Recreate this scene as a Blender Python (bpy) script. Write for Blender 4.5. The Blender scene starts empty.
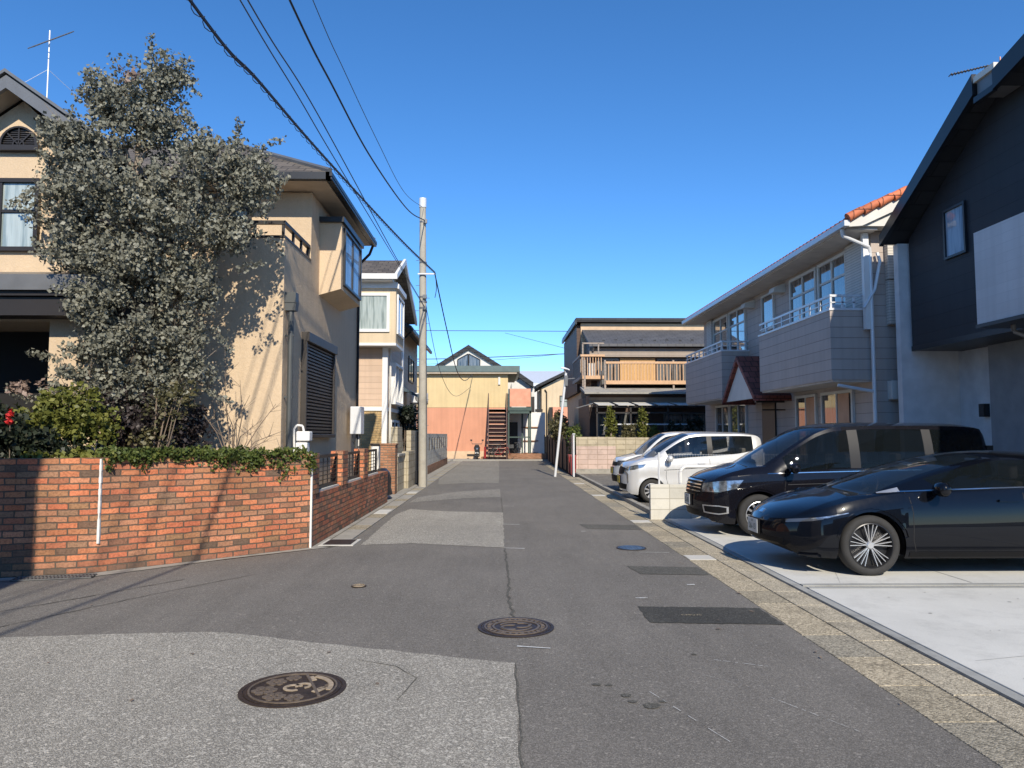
import bpy, bmesh, math, random
import numpy as np
from mathutils import Vector, Matrix
from mathutils.bvhtree import BVHTree
R = math.radians
random.seed(7)
rng = np.random.default_rng(7)
scene = bpy.context.scene
COL = scene.collection
ORG = {}

# ------------------------------------------------------------------ helpers
def setp(o, label=None, cat=None, group=None, kind=None):
    if label: o['label'] = label
    if cat: o['category'] = cat
    if group: o['group'] = group
    if kind: o['kind'] = kind
    return o

def thing(name, label, cat, loc=(0, 0, 0), rz=0, group=None):
    o = bpy.data.objects.new(name, None)
    COL.objects.link(o)
    o.location = loc
    o.rotation_euler = (0, 0, rz)
    o.empty_display_size = 0.2
    ORG[o.name] = Vector(loc)
    return setp(o, label, cat, group)

class MB:
    """collects shapes, builds ONE mesh object"""
    def __init__(self):
        self.v = []; self.f = []; self.m = None
    def add(self, vs, fs):
        b = len(self.v)
        if self.m is not None:
            vs = [self.m @ Vector(p) for p in vs]
        self.v += [tuple(p) for p in vs]
        self.f += [tuple(i + b for i in f) for f in fs]
        return self
    def box(self, x0, x1, y0, y1, z0, z1):
        x0, x1 = sorted((x0, x1)); y0, y1 = sorted((y0, y1)); z0, z1 = sorted((z0, z1))
        return self.add([(x0,y0,z0),(x1,y0,z0),(x1,y1,z0),(x0,y1,z0),(x0,y0,z1),(x1,y0,z1),(x1,y1,z1),(x0,y1,z1)],
                 [(3,2,1,0),(4,5,6,7),(0,1,5,4),(1,2,6,5),(2,3,7,6),(3,0,4,7)])
    def tube(self, p, q, r, r2=None, n=8, caps=True):
        p = Vector(p); q = Vector(q); r2 = r if r2 is None else r2
        d = (q - p)
        if d.length < 1e-6: return self
        d.normalize()
        a = d.orthogonal().normalized(); b = d.cross(a)
        vs = []
        for c, rr in ((p, r), (q, r2)):
            for i in range(n):
                t = 2*math.pi*i/n
                vs.append(c + a*math.cos(t)*rr + b*math.sin(t)*rr)
        fs = [(i, (i+1) % n, n+(i+1) % n, n+i) for i in range(n)]
        if caps: fs += [tuple(range(n))[::-1], tuple(range(n, 2*n))]
        return self.add(vs, fs)
    def path(self, pts, r, n=6):
        for i in range(len(pts)-1):
            rr = r[i] if isinstance(r, (list, tuple)) else r
            r2 = r[i+1] if isinstance(r, (list, tuple)) else r
            self.tube(pts[i], pts[i+1], rr, r2, n, caps=True)
        return self
    def bar(self, p, q, w, h, up=(0, 0, 1)):
        """rectangular bar from p to q, w sideways, h along up"""
        p = Vector(p); q = Vector(q); d = (q-p).normalized(); up = Vector(up)
        s = d.cross(up)
        if s.length < 1e-4: s = d.cross(Vector((1, 0, 0)))
        s.normalize(); u = s.cross(d).normalized()
        vs = []
        for c in (p, q):
            for a, b in ((-1,-1),(1,-1),(1,1),(-1,1)):
                vs.append(c + s*a*w/2 + u*b*h/2)
        return self.add(vs, [(0,1,2,3),(7,6,5,4),(0,4,5,1),(1,5,6,2),(2,6,7,3),(3,7,4,0)])
    def prism(self, poly, axis, a, b):
        """poly 2-D extruded along axis: 'x' poly=(y,z); 'y' poly=(x,z); 'z' poly=(x,y)"""
        n = len(poly)
        def mk(p, t):
            return {'x': (t, p[0], p[1]), 'y': (p[0], t, p[1]), 'z': (p[0], p[1], t)}[axis]
        vs = [mk(p, a) for p in poly] + [mk(p, b) for p in poly]
        fs = [tuple(range(n)), tuple(range(n, 2*n))[::-1]] + [(i, n+i, n+(i+1) % n, (i+1) % n) for i in range(n)]
        return self.add(vs, fs)
    def slab(self, pts, t):
        """polygon (3-D, planar) thickened downwards by t along z"""
        n = len(pts)
        vs = [tuple(p) for p in pts] + [(p[0], p[1], p[2]-t) for p in pts]
        fs = [tuple(range(n)), tuple(range(n, 2*n))[::-1]] + [(i, n+i, n+(i+1) % n, (i+1) % n) for i in range(n)]
        return self.add(vs, fs)
    def lathe(self, prof, c=(0,0,0), axis='z', n=24):
        """prof list of (r, h)"""
        vs = []; m = len(prof)
        for i in range(n):
            t = 2*math.pi*i/n; co, si = math.cos(t), math.sin(t)
            for r, h in prof:
                if axis == 'z': vs.append((c[0]+r*co, c[1]+r*si, c[2]+h))
                elif axis == 'y': vs.append((c[0]+r*co, c[1]+h, c[2]+r*si))
                else: vs.append((c[0]+h, c[1]+r*co, c[2]+r*si))
        fs = []
        for i in range(n):
            j = (i+1) % n
            for k in range(m-1):
                fs.append((i*m+k, j*m+k, j*m+k+1, i*m+k+1))
        return self.add(vs, fs)
    def sheet(self, poly, z):
        self.add([(x, y, z) for x, y in poly], [tuple(range(len(poly)))])
        return self
    def build(self, name, mat, parent=None, smooth=False, bevel=0, label=None, local=False, angle=35, merge=False, fix=True):
        me = bpy.data.meshes.new(name)
        org = Vector((0, 0, 0))
        if parent is not None: org = ORG[parent.name]
        if local: off = Vector((0, 0, 0))
        else: off = org
        me.from_pydata([(p[0]-off[0], p[1]-off[1], p[2]-off[2]) for p in self.v], [], self.f)
        me.update()
        if fix:
            bm = bmesh.new(); bm.from_mesh(me)
            if merge: bmesh.ops.remove_doubles(bm, verts=bm.verts, dist=1e-5)
            bmesh.ops.recalc_face_normals(bm, faces=bm.faces)
            bm.to_mesh(me); bm.free()
        uvl = me.uv_layers.new(name='UVMap')
        vs = me.vertices
        for p in me.polygons:
            n = p.normal
            ax, ay, az = abs(n.x), abs(n.y), abs(n.z)
            for li in p.loop_indices:
                co = vs[me.loops[li].vertex_index].co + off
                if az >= ax and az >= ay: uv = (co.x, co.y)
                elif ax >= ay: uv = (co.y, co.z)
                else: uv = (co.x, co.z)
                uvl.data[li].uv = uv
        if mat: me.materials.append(mat)
        if smooth:
            me.polygons.foreach_set('use_smooth', [True]*len(me.polygons))
            me.set_sharp_from_angle(angle=R(angle))
        o = bpy.data.objects.new(name, me)
        COL.objects.link(o)
        ORG[o.name] = org
        if parent is not None: o.parent = parent
        if bevel:
            m = o.modifiers.new('bevel', 'BEVEL'); m.width = bevel; m.segments = 2
            m.limit_method = 'ANGLE'; m.angle_limit = R(40)
        if label: o['label'] = label
        return o

def copy_tree(o, parent=None):
    c = o.copy(); COL.objects.link(c); c.parent = parent
    ORG[c.name] = ORG.get(o.name, Vector((0, 0, 0)))
    for ch in list(o.children): copy_tree(ch, c)
    return c

# ------------------------------------------------------------------ materials
class NT:
    def __init__(self, name):
        self.m = bpy.data.materials.new(name); self.m.use_nodes = True
        self.t = self.m.node_tree; self.n = self.t.nodes; self.l = self.t.links
        self.b = self.n['Principled BSDF']
        self.uv = None
    def new(self, typ, **kw):
        nd = self.n.new(typ)
        for k, v in kw.items(): setattr(nd, k, v)
        return nd
    def link(self, a, b): self.l.new(a, b)
    def coord(self, kind='UV'):
        if kind == 'UV':
            if self.uv is None: self.uv = self.new('ShaderNodeUVMap').outputs[0]
            return self.uv
        return self.new('ShaderNodeTexCoord').outputs['Object']
    def geo(self):
        return self.new('ShaderNodeNewGeometry').outputs['Position']
    def map(self, vec, scale=(1,1,1), loc=(0,0,0), rot=(0,0,0)):
        mp = self.new('ShaderNodeMapping')
        mp.inputs['Scale'].default_value = scale; mp.inputs['Location'].default_value = loc
        mp.inputs['Rotation'].default_value = rot
        self.link(vec, mp.inputs[0]); return mp.outputs[0]
    def noise(self, vec, scale, detail=4, rough=0.55):
        nd = self.new('ShaderNodeTexNoise'); nd.inputs['Scale'].default_value = scale
        nd.inputs['Detail'].default_value = detail; nd.inputs['Roughness'].default_value = rough
        self.link(vec, nd.inputs['Vector']); return nd.outputs['Fac']
    def voro(self, vec, scale, out='Distance', feature='F1'):
        nd = self.new('ShaderNodeTexVoronoi'); nd.feature = feature; nd.inputs['Scale'].default_value = scale
        self.link(vec, nd.inputs['Vector']); return nd.outputs[out]
    def ramp(self, fac, stops):
        nd = self.new('ShaderNodeValToRGB'); cr = nd.color_ramp
        while len(cr.elements) < len(stops): cr.elements.new(0.5)
        for e, (p, c) in zip(cr.elements, stops):
            e.position = p
            e.color = (c, c, c, 1) if isinstance(c, (int, float)) else (*c, 1)
        self.link(fac, nd.inputs[0]); return nd.outputs[0]
    def math(self, op, a, b=None, c=None):
        nd = self.new('ShaderNodeMath', operation=op)
        for i, x in enumerate((a, b, c)):
            if x is None: continue
            if isinstance(x, (int, float)): nd.inputs[i].default_value = x
            else: self.link(x, nd.inputs[i])
        return nd.outputs[0]
    def mix(self, fac, a, b, mode='MIX'):
        nd = self.new('ShaderNodeMix', data_type='RGBA', blend_type=mode)
        for s, x in ((nd.inputs[0], fac), (nd.inputs[6], a), (nd.inputs[7], b)):
            if isinstance(x, (int, float)): s.default_value = x if s.type == 'VALUE' else (x, x, x, 1)
            elif isinstance(x, (tuple, list)): s.default_value = (*x[:3], 1)
            else: self.link(x, s)
        return nd.outputs[2]
    def sep(self, vec, i):
        nd = self.new('ShaderNodeSeparateXYZ'); self.link(vec, nd.inputs[0]); return nd.outputs[i]
    def lines(self, coord, spacing, width):
        """1 inside a line of relative width, else 0"""
        t = self.math('FRACT', self.math('DIVIDE', coord, spacing))
        return self.math('LESS_THAN', t, width)
    def color(self, c):
        if isinstance(c, (tuple, list)): self.b.inputs['Base Color'].default_value = (*c, 1)
        else: self.link(c, self.b.inputs['Base Color'])
    def bump(self, h, strength=0.3, dist=0.01, prev=None):
        nd = self.new('ShaderNodeBump'); nd.inputs['Strength'].default_value = strength
        nd.inputs['Distance'].default_value = dist
        self.link(h, nd.inputs['Height'])
        if prev is not None: self.link(prev, nd.inputs['Normal'])
        self.link(nd.outputs[0], self.b.inputs['Normal']); return nd.outputs[0]
    def set(self, **kw):
        for k, v in kw.items():
            s = self.b.inputs[k.replace('_', ' ')]
            if isinstance(v, (int, float, tuple)): s.default_value = v
            else: self.link(v, s)
        return self

def mul(c, k): return tuple(min(1, x*k) for x in c)

def m_plain(name, c, rough=0.6, metallic=0.0, coat=0.0, var=0.12, scale=3.0, bump=0.0, bscale=60, spec=0.5):
    t = NT(name)
    p = t.geo()
    n = t.noise(p, scale, 5)
    t.color(t.ramp(n, [(0.3, mul(c, 1-var)), (0.7, mul(c, 1+var))]))
    t.set(Roughness=rough, Metallic=metallic, Coat_Weight=coat, Coat_Roughness=0.03)
    t.b.inputs['Specular IOR Level'].default_value = spec
    if bump: t.bump(t.noise(p, bscale, 3), bump, 0.004)
    return t.m

def m_stucco(name, c, bump=0.5, streak=0.12, scale=45):
    t = NT(name); p = t.geo()
    big = t.noise(p, 0.8, 5)
    st = t.noise(t.map(p, (6, 6, 0.35)), 1.0, 4)
    col = t.ramp(big, [(0.3, mul(c, 0.93)), (0.7, mul(c, 1.05))])
    d = t.ramp(st, [(0.35, 1-streak), (0.6, 1.0)])
    col = t.mix(1.0, col, d, 'MULTIPLY')
    fine = t.noise(p, scale, 3, 0.6)
    col = t.mix(1.0, col, t.ramp(fine, [(0.3, 0.93), (0.7, 1.04)]), 'MULTIPLY')
    t.color(col); t.set(Roughness=0.9); t.b.inputs['Specular IOR Level'].default_value = 0.2
    t.bump(t.math('ADD', fine, t.math('MULTIPLY', t.noise(p, 9, 3), 1.5)), bump, 0.012)
    return t.m

def m_siding(name, c, sp=0.3, groove=0.03, vsp=None, dark=0.5, horizontal=True, rough=0.6, bump=0.6, streak=0.08):
    t = NT(name); uv = t.coord(); p = t.geo()
    v = t.sep(uv, 1 if horizontal else 0)
    g = t.lines(v, sp, groove)
    if vsp:
        g2 = t.lines(t.sep(uv, 0), vsp, groove*0.5); g = t.math('MAXIMUM', g, g2)
    big = t.noise(p, 1.3, 4)
    row = t.math('FLOOR', t.math('DIVIDE', v, sp))
    wn = t.new('ShaderNodeTexWhiteNoise', noise_dimensions='1D'); t.link(row, wn.inputs['W'])
    col = t.ramp(big, [(0.3, mul(c, 0.93)), (0.7, mul(c, 1.05))])
    col = t.mix(1.0, col, t.ramp(wn.outputs[0], [(0, 0.95), (1, 1.03)]), 'MULTIPLY')
    st = t.noise(t.map(p, (7, 7, 0.3)), 1.0, 4)
    col = t.mix(1.0, col, t.ramp(st, [(0.35, 1-streak), (0.6, 1.0)]), 'MULTIPLY')
    col = t.mix(g, col, mul(c, dark))
    t.color(col); t.set(Roughness=rough); t.b.inputs['Specular IOR Level'].default_value = 0.3
    lap = t.math('FRACT', t.math('DIVIDE', v, sp))
    h = t.math('SUBTRACT', t.math('MULTIPLY', lap, -0.4), g)
    nb = t.bump(h, bump, 0.012)
    t.bump(t.noise(p, 70, 3), 0.15, 0.004, nb)
    return t.m

def m_brick(name, cols, mortar, bw=0.215, rh=0.074, ms=0.009, bump=0.8, stain=True, rough=0.85, offset=0.5):
    t = NT(name); uv = t.coord(); p = t.geo()
    w1 = t.noise(uv, 3.5, 2); w2 = t.noise(uv, 26, 2)
    cx = t.new('ShaderNodeCombineXYZ')
    t.link(t.math('MULTIPLY', t.math('SUBTRACT', w2, 0.5), 0.012), cx.inputs[0])
    t.link(t.math('ADD', t.math('MULTIPLY', t.math('SUBTRACT', w2, 0.5), 0.016), t.math('MULTIPLY', t.math('SUBTRACT', w1, 0.5), 0.024)), cx.inputs[1])
    va = t.new('ShaderNodeVectorMath', operation='ADD'); t.link(uv, va.inputs[0]); t.link(cx.outputs[0], va.inputs[1])
    bt = t.new('ShaderNodeTexBrick'); t.link(va.outputs[0], bt.inputs['Vector'])
    bt.offset = offset
    bt.inputs['Color1'].default_value = (0, 0, 0, 1); bt.inputs['Color2'].default_value = (1, 1, 1, 1)
    bt.inputs['Mortar'].default_value = (.5, .5, .5, 1)
    bt.inputs['Scale'].default_value = 1; bt.inputs['Mortar Size'].default_value = ms
    bt.inputs['Mortar Smooth'].default_value = 0.3
    bt.inputs['Brick Width'].default_value = bw; bt.inputs['Row Height'].default_value = rh
    nc = len(cols)
    col = t.ramp(bt.outputs['Color'], [(0.04 + 0.92*i/(nc-1), c) for i, c in enumerate(cols)])
    grain = t.noise(uv, 38, 5, 0.7)
    col = t.mix(1.0, col, t.ramp(grain, [(0.28, 0.5), (0.5, 0.98), (0.72, 1.28)]), 'MULTIPLY')
    col = t.mix(bt.outputs['Fac'], col, mortar)
    if stain:
        s = t.noise(t.map(p, (1.6, 1.6, 0.8)), 1.0, 5)
        col = t.mix(1.0, col, t.ramp(s, [(0.3, 0.72), (0.55, 1.05)]), 'MULTIPLY')
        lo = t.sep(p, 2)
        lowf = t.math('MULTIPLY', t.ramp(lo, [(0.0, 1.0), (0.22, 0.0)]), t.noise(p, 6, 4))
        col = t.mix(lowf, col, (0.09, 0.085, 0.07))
    t.color(col); t.set(Roughness=rough); t.b.inputs['Specular IOR Level'].default_value = 0.25
    h = t.math('SUBTRACT', t.math('MULTIPLY', grain, 0.35), bt.outputs['Fac'])
    t.bump(h, bump, 0.012)
    return t.m

def m_tiles(name, c, sp=0.22, cw=0.3, bump=0.8, rough=0.7, var=0.25):
    t = NT(name); uv = t.coord()
    bt = t.new('ShaderNodeTexBrick'); t.link(uv, bt.inputs['Vector']); bt.offset = 0.5
    bt.inputs['Color1'].default_value = (*mul(c, 1-var), 1); bt.inputs['Color2'].default_value = (*mul(c, 1+var), 1)
    bt.inputs['Mortar'].default_value = (*mul(c, 0.35), 1)
    bt.inputs['Scale'].default_value = 1; bt.inputs['Mortar Size'].default_value = 0.012
    bt.inputs['Brick Width'].default_value = cw; bt.inputs['Row Height'].default_value = sp
    n = t.noise(t.geo(), 2.0, 5)
    col = t.mix(1.0, bt.outputs['Color'], t.ramp(n, [(0.3, 0.8), (0.7, 1.1)]), 'MULTIPLY')
    t.color(col); t.set(Roughness=rough)
    lap = t.math('FRACT', t.math('DIVIDE', t.sep(uv, 1), sp))
    t.bump(t.math('SUBTRACT', t.math('MULTIPLY', lap, -0.6), bt.outputs['Fac']), bump, 0.02)
    return t.m

def m_asphalt(name, c, agg=90.0, contrast=0.35, bump=0.5, speck=0.25, patchy=0.12, warm=(1.03, 1.0, 0.96), streakx=False):
    t = NT(name); p = t.geo()
    big = t.noise(p, 0.45, 6, 0.6)
    col = t.ramp(big, [(0.3, mul(mul(c, 1-patchy), 1)), (0.7, mul(c, 1+patchy))])
    mid = t.noise(t.map(p, (2.2, 0.35, 1)), 1.6, 6, 0.7)
    col = t.mix(1.0, col, t.ramp(mid, [(0.3, 0.88), (0.5, 1.0), (0.72, 1.08)]), 'MULTIPLY')
    blot = t.noise(t.map(p, (1, 1, 1), loc=(7, 1, 0)), 5.5, 6, 0.75)
    col = t.mix(1.0, col, t.ramp(blot, [(0.30, 0.84), (0.42, 1.0)]), 'MULTIPLY')
    vc = t.voro(p, agg, 'Color')
    g = t.sep(vc, 0)
    col = t.mix(1.0, col, t.ramp(g, [(0.0, 1-contrast), (0.55, 1.0), (0.8, 1.0+contrast), (1.0, 1.0+contrast*2.2)]), 'MULTIPLY')
    vd = t.voro(p, agg, 'Distance')
    col = t.mix(1.0, col, t.ramp(vd, [(0.25, 1.06), (0.75, 1-contrast*0.9)]), 'MULTIPLY')
    sp = t.voro(p, agg*0.45, 'Color'); s2 = t.ramp(t.sep(sp, 1), [(1-speck*0.2, 0.0), (1.0, 1.0)])
    col = t.mix(t.math('MULTIPLY', s2, 0.5), col, mul(c, 2.3))
    t.color(t.mix(1.0, col, warm, 'MULTIPLY')); t.set(Roughness=0.88); t.b.inputs['Specular IOR Level'].default_value = 0.3
    h = t.math('ADD', t.math('MULTIPLY', vd, -1.0), t.math('MULTIPLY', t.noise(p, agg*2, 2), 0.5))
    t.bump(h, bump, 0.006)
    return t.m

def m_concrete(name, c, agg=None, var=0.1, bump=0.2, blocks=None, stain=0.25, bscale=40):
    t = NT(name); p = t.geo(); uv = t.coord()
    big = t.noise(p, 0.9, 6, 0.65)
    col = t.ramp(big, [(0.3, mul(c, 1-var)), (0.7, mul(c, 1+var))])
    s = t.noise(t.map(p, (1, 1, 1), loc=(5, 3, 2)), 3.3, 6, 0.7)
    col = t.mix(1.0, col, t.ramp(s, [(0.28, 1-stain), (0.5, 1.0)]), 'MULTIPLY')
    f = t.noise(p, 120, 3)
    col = t.mix(1.0, col, t.ramp(f, [(0.3, 0.93), (0.7, 1.05)]), 'MULTIPLY')
    hh = f
    if agg:
        vc = t.sep(t.voro(p, agg, 'Color'), 0)
        col = t.mix(1.0, col, t.ramp(vc, [(0, 0.5), (0.5, 1.0), (1, 1.55)]), 'MULTIPLY')
        hh = t.math('MULTIPLY', t.voro(p, agg, 'Distance'), -1)
    if blocks:
        bt = t.new('ShaderNodeTexBrick'); t.link(uv, bt.inputs['Vector']); bt.offset = blocks[3] if len(blocks) > 3 else 0.0
        bt.inputs['Color1'].default_value = (0.86, 0.86, 0.86, 1); bt.inputs['Color2'].default_value = (1.06, 1.06, 1.06, 1)
        bt.inputs['Mortar'].default_value = (0.66, 0.64, 0.6, 1); bt.inputs['Scale'].default_value = 1
        bt.inputs['Mortar Size'].default_value = blocks[2]; bt.inputs['Mortar Smooth'].default_value = 0.1
        bt.inputs['Brick Width'].default_value = blocks[0]; bt.inputs['Row Height'].default_value = blocks[1]
        col = t.mix(1.0, col, bt.outputs['Color'], 'MULTIPLY')
        hh = t.math('SUBTRACT', t.math('MULTIPLY', hh, 0.3), bt.outputs['Fac'])
    t.color(col); t.set(Roughness=0.9); t.b.inputs['Specular IOR Level'].default_value = 0.25
    t.bump(hh, bump, 0.008)
    return t.m

def m_leaf(name, c1, c2, c3, rough=0.5, trans=0.12):
    t = NT(name)
    a = t.new('ShaderNodeAttribute', attribute_name='rnd')
    t.color(t.ramp(a.outputs['Fac'], [(0.0, c1), (0.6, c2), (1.0, c3)]))
    t.set(Roughness=rough); t.b.inputs['Specular IOR Level'].default_value = 0.3
    tr = t.new('ShaderNodeBsdfTranslucent')
    t.link(t.b.inputs['Base Color'].links[0].from_socket, tr.inputs[0])
    mx = t.new('ShaderNodeMixShader'); mx.inputs[0].default_value = trans
    t.link(t.b.outputs[0], mx.inputs[1]); t.link(tr.outputs[0], mx.inputs[2])
    t.link(mx.outputs[0], t.n['Material Output'].inputs[0])
    return t.m

def m_glass(name, c=(0.02, 0.025, 0.03), rough=0.03, curtain=None):
    t = NT(name); p = t.geo()
    if curtain:
        w = t.noise(t.map(p, (9, 9, 0.8)), 1.0, 3)
        t.color(t.ramp(w, [(0.38, c), (0.55, curtain), (0.75, mul(curtain, 0.8))]))
    else: t.color(c)
    t.set(Roughness=rough); t.b.inputs['Specular IOR Level'].default_value = 0.8
    t.set(Coat_Weight=1.0, Coat_Roughness=0.01)
    t.bump(t.noise(p, 1.2, 2), 0.04, 0.02)
    return t.m

M = {}
M['tan'] = m_stucco('tan_stucco', (0.61, 0.468, 0.318), streak=0.06)
M['tan2'] = m_stucco('pale_tan_stucco', (0.66, 0.53, 0.36), 0.3)
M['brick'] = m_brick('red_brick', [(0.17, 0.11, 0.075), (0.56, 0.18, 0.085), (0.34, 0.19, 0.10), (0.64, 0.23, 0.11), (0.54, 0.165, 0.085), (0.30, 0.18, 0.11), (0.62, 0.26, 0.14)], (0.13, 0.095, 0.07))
M['brick_side'] = M['brick']
M['brick_brown'] = m_brick('brown_brick', [(0.28, 0.13, 0.07), (0.42, 0.21, 0.12), (0.34, 0.16, 0.09)], (0.2, 0.16, 0.12), 0.21, 0.07)
M['brick_yellow'] = m_brick('yellow_brick', [(0.45, 0.3, 0.14), (0.62, 0.42, 0.2), (0.52, 0.36, 0.18)], (0.35, 0.28, 0.18), 0.22, 0.075, 0.006)
M['grout'] = m_plain('white_sealant', (0.75, 0.73, 0.68), 0.8)
M['roof_brown'] = m_tiles('brown_shingles', (0.13, 0.108, 0.085), 0.2, 0.32)
M['roof_black'] = m_tiles('black_roofing', (0.02, 0.021, 0.024), 0.3, 0.6)
M['roof_grey'] = m_tiles('grey_roofing', (0.10, 0.10, 0.105), 0.25, 0.4, var=0.12)
M['roof_orange'] = m_tiles('orange_clay_tiles', (0.55, 0.16, 0.07), 0.3, 0.25)
M['roof_blue'] = m_tiles('blue_grey_tiles', (0.045, 0.07, 0.09), 0.25, 0.25)
M['roof_red'] = m_tiles('dull_red_tiles', (0.25, 0.07, 0.05), 0.2, 0.2)
M['trim_dark'] = m_plain('dark_brown_metal', (0.022, 0.018, 0.016), 0.45)
M['trim_black'] = m_plain('black_metal', (0.012, 0.013, 0.016), 0.4)
M['trim_grey'] = m_plain('grey_metal_sheet', (0.16, 0.16, 0.16), 0.4, 0.3)
M['bronze'] = m_plain('bronze_shutter', (0.05, 0.043, 0.038), 0.45, 0.2)
M['soffit'] = m_plain('soffit_board', (0.42, 0.35, 0.27), 0.8)
M['soffit_w'] = m_plain('white_soffit', (0.55, 0.52, 0.48), 0.8)
M['white'] = m_plain('white_paint', (0.74, 0.73, 0.70), 0.5, var=0.05)
M['offwhite'] = m_plain('offwhite_paint', (0.62, 0.60, 0.55), 0.6, var=0.06)
M['white_metal'] = m_plain('white_metal', (0.66, 0.67, 0.68), 0.35, 0.1, var=0.05)
M['grey_pipe'] = m_plain('grey_pipe', (0.07, 0.075, 0.075), 0.5)
M['glass'] = m_glass('window_glass')
M['glass_curtain'] = m_glass('curtained_glass', (0.22, 0.27, 0.26), 0.04, (0.42, 0.48, 0.46))
M['glass_blue'] = m_glass('pale_window_glass', (0.16, 0.2, 0.25), 0.03, (0.32, 0.38, 0.45))
M['glass_blue'].node_tree.nodes['Principled BSDF'].inputs['Coat Weight'].default_value = 0.0
M['glass_blue'].node_tree.nodes['Principled BSDF'].inputs['Specular IOR Level'].default_value = 0.3
M['glass_room'] = m_glass('dim_room_glass', (0.03, 0.03, 0.03), 0.03, (0.16, 0.16, 0.155))
M['glass_warm'] = m_plain('orange_screen', (0.5, 0.27, 0.16), 0.5)
M['siding_grey'] = m_siding('grey_siding', (0.46, 0.39, 0.345), 0.23, 0.05)
M['siding_louvre'] = m_siding('white_shutter_boxes', (0.62, 0.58, 0.52), 0.06, 0.2, dark=0.55)
M['siding_black'] = m_siding('black_siding', (0.030, 0.031, 0.036), 0.30, 0.03, vsp=None, dark=0.45, bump=0.4)
M['siding_white'] = m_siding('pale_panel', (0.62, 0.61, 0.60), 0.15, 0.05, dark=0.85, bump=0.25)
M['panel_grey'] = m_plain('grey_render', (0.60, 0.60, 0.60), 0.8, bump=0.3)
M['panel_dark'] = m_plain('dark_grey_render', (0.24, 0.25, 0.26), 0.8)
M['siding_beige'] = m_siding('beige_siding', (0.58, 0.42, 0.30), 0.18, 0.06, dark=0.75)
M['siding_brown'] = m_siding('brown_boarding', (0.10, 0.062, 0.045), 0.2, 0.05, dark=0.6)
M['siding_taupe'] = m_siding('taupe_siding', (0.33, 0.27, 0.22), 0.15, 0.08, dark=0.7)
M['apt_yellow'] = m_siding('yellow_cladding', (0.64, 0.49, 0.26), 0.42, 0.02, dark=0.9, horizontal=False, bump=0.2)
M['apt_orange'] = m_siding('orange_cladding', (0.60, 0.28, 0.17), 0.42, 0.02, dark=0.9, horizontal=False, bump=0.2)
M['pink'] = m_plain('salmon_panel', (0.66, 0.30, 0.19), 0.6)
M['peach'] = m_plain('peach_plinth', (0.58, 0.41, 0.26), 0.8)
M['green'] = m_plain('green_steel', (0.045, 0.075, 0.065), 0.5)
M['green_grey'] = m_plain('green_grey_fascia', (0.10, 0.14, 0.135), 0.5)
M['wood'] = m_siding('orange_wood', (0.58, 0.34, 0.14), 0.12, 0.08, dark=0.75, horizontal=False)
M['wood_rail'] = m_plain('orange_wood_rail', (0.55, 0.34, 0.19), 0.6, scale=8)
M['stair'] = m_plain('maroon_steel', (0.06, 0.02, 0.018), 0.5)
M['tread'] = m_plain('dusty_tread', (0.42, 0.29, 0.22), 0.7)
M['red'] = m_plain('red_plastic', (0.26, 0.02, 0.02), 0.4)
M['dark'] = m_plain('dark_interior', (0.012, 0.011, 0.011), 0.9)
M['asphalt'] = m_asphalt('new_asphalt', (0.175, 0.166, 0.152), 150, 0.26, 0.4, 0.16, 0.13)
M['asphalt_old'] = m_asphalt('worn_asphalt', (0.33, 0.317, 0.283), 140, 0.36, 0.7, 0.5, 0.12)
M['asphalt_mid'] = m_asphalt('older_asphalt', (0.25, 0.24, 0.215), 95, 0.4, 0.5, 0.4, 0.1)
M['asphalt_dark'] = m_asphalt('patched_asphalt', (0.065, 0.065, 0.06), 110, 0.35, 0.5, 0.1, 0.2)
M['asphalt_dark2'] = m_asphalt('faded_patch_asphalt', (0.11, 0.108, 0.097), 110, 0.3, 0.5, 0.1, 0.2)
M['lot'] = m_asphalt('parking_gravel_asphalt', (0.19, 0.18, 0.165), 45, 0.5, 0.8, 0.5, 0.15)
M['soil'] = m_asphalt('soil', (0.10, 0.08, 0.06), 30, 0.4, 0.8, 0.3, 0.2)
M['gutter_a'] = m_concrete('tan_exposed_aggregate', (0.40, 0.34, 0.24), agg=85, bump=0.6)
M['gutter_b'] = m_concrete('grey_exposed_aggregate', (0.29, 0.26, 0.2), agg=85, bump=0.6)
M['gutter_c'] = m_concrete('mid_exposed_aggregate', (0.33, 0.285, 0.205), agg=85, bump=0.6)
M['kerb'] = m_concrete('kerb_concrete', (0.40, 0.35, 0.26), agg=110, bump=0.5, stain=0.35)
M['pad'] = m_concrete('white_concrete', (0.58, 0.57, 0.525), var=0.08, bump=0.1, stain=0.16)
M['pad_edge'] = m_concrete('stained_concrete', (0.33, 0.33, 0.31), var=0.15, bump=0.2, stain=0.4)
M['conc'] = m_concrete('grey_concrete', (0.33, 0.31, 0.27), bump=0.3, stain=0.4)
M['conc_l'] = m_concrete('pale_concrete', (0.55, 0.53, 0.48), bump=0.2)
M['blocks_w'] = m_concrete('white_blocks', (0.56, 0.54, 0.475), blocks=(0.4, 0.2, 0.007), bump=0.5, stain=0.12)
M['blocks_c'] = m_concrete('cream_blocks', (0.46, 0.40, 0.29), blocks=(0.4, 0.2, 0.012), bump=0.5, stain=0.4)
M['blocks_p'] = m_concrete('pinkish_blocks', (0.55, 0.42, 0.36), blocks=(0.4, 0.2, 0.012), bump=0.5, stain=0.3)
M['pole'] = m_concrete('pole_concrete', (0.40, 0.37, 0.31), bump=0.15, stain=0.25)
M['iron'] = m_plain('rusty_cast_iron', (0.05, 0.035, 0.027), 0.55, 0.35, var=0.35, scale=25, bump=0.5)
M['iron_hi'] = m_plain('worn_cast_iron', (0.16, 0.125, 0.095), 0.55, 0.3, var=0.3, scale=30)
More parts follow.
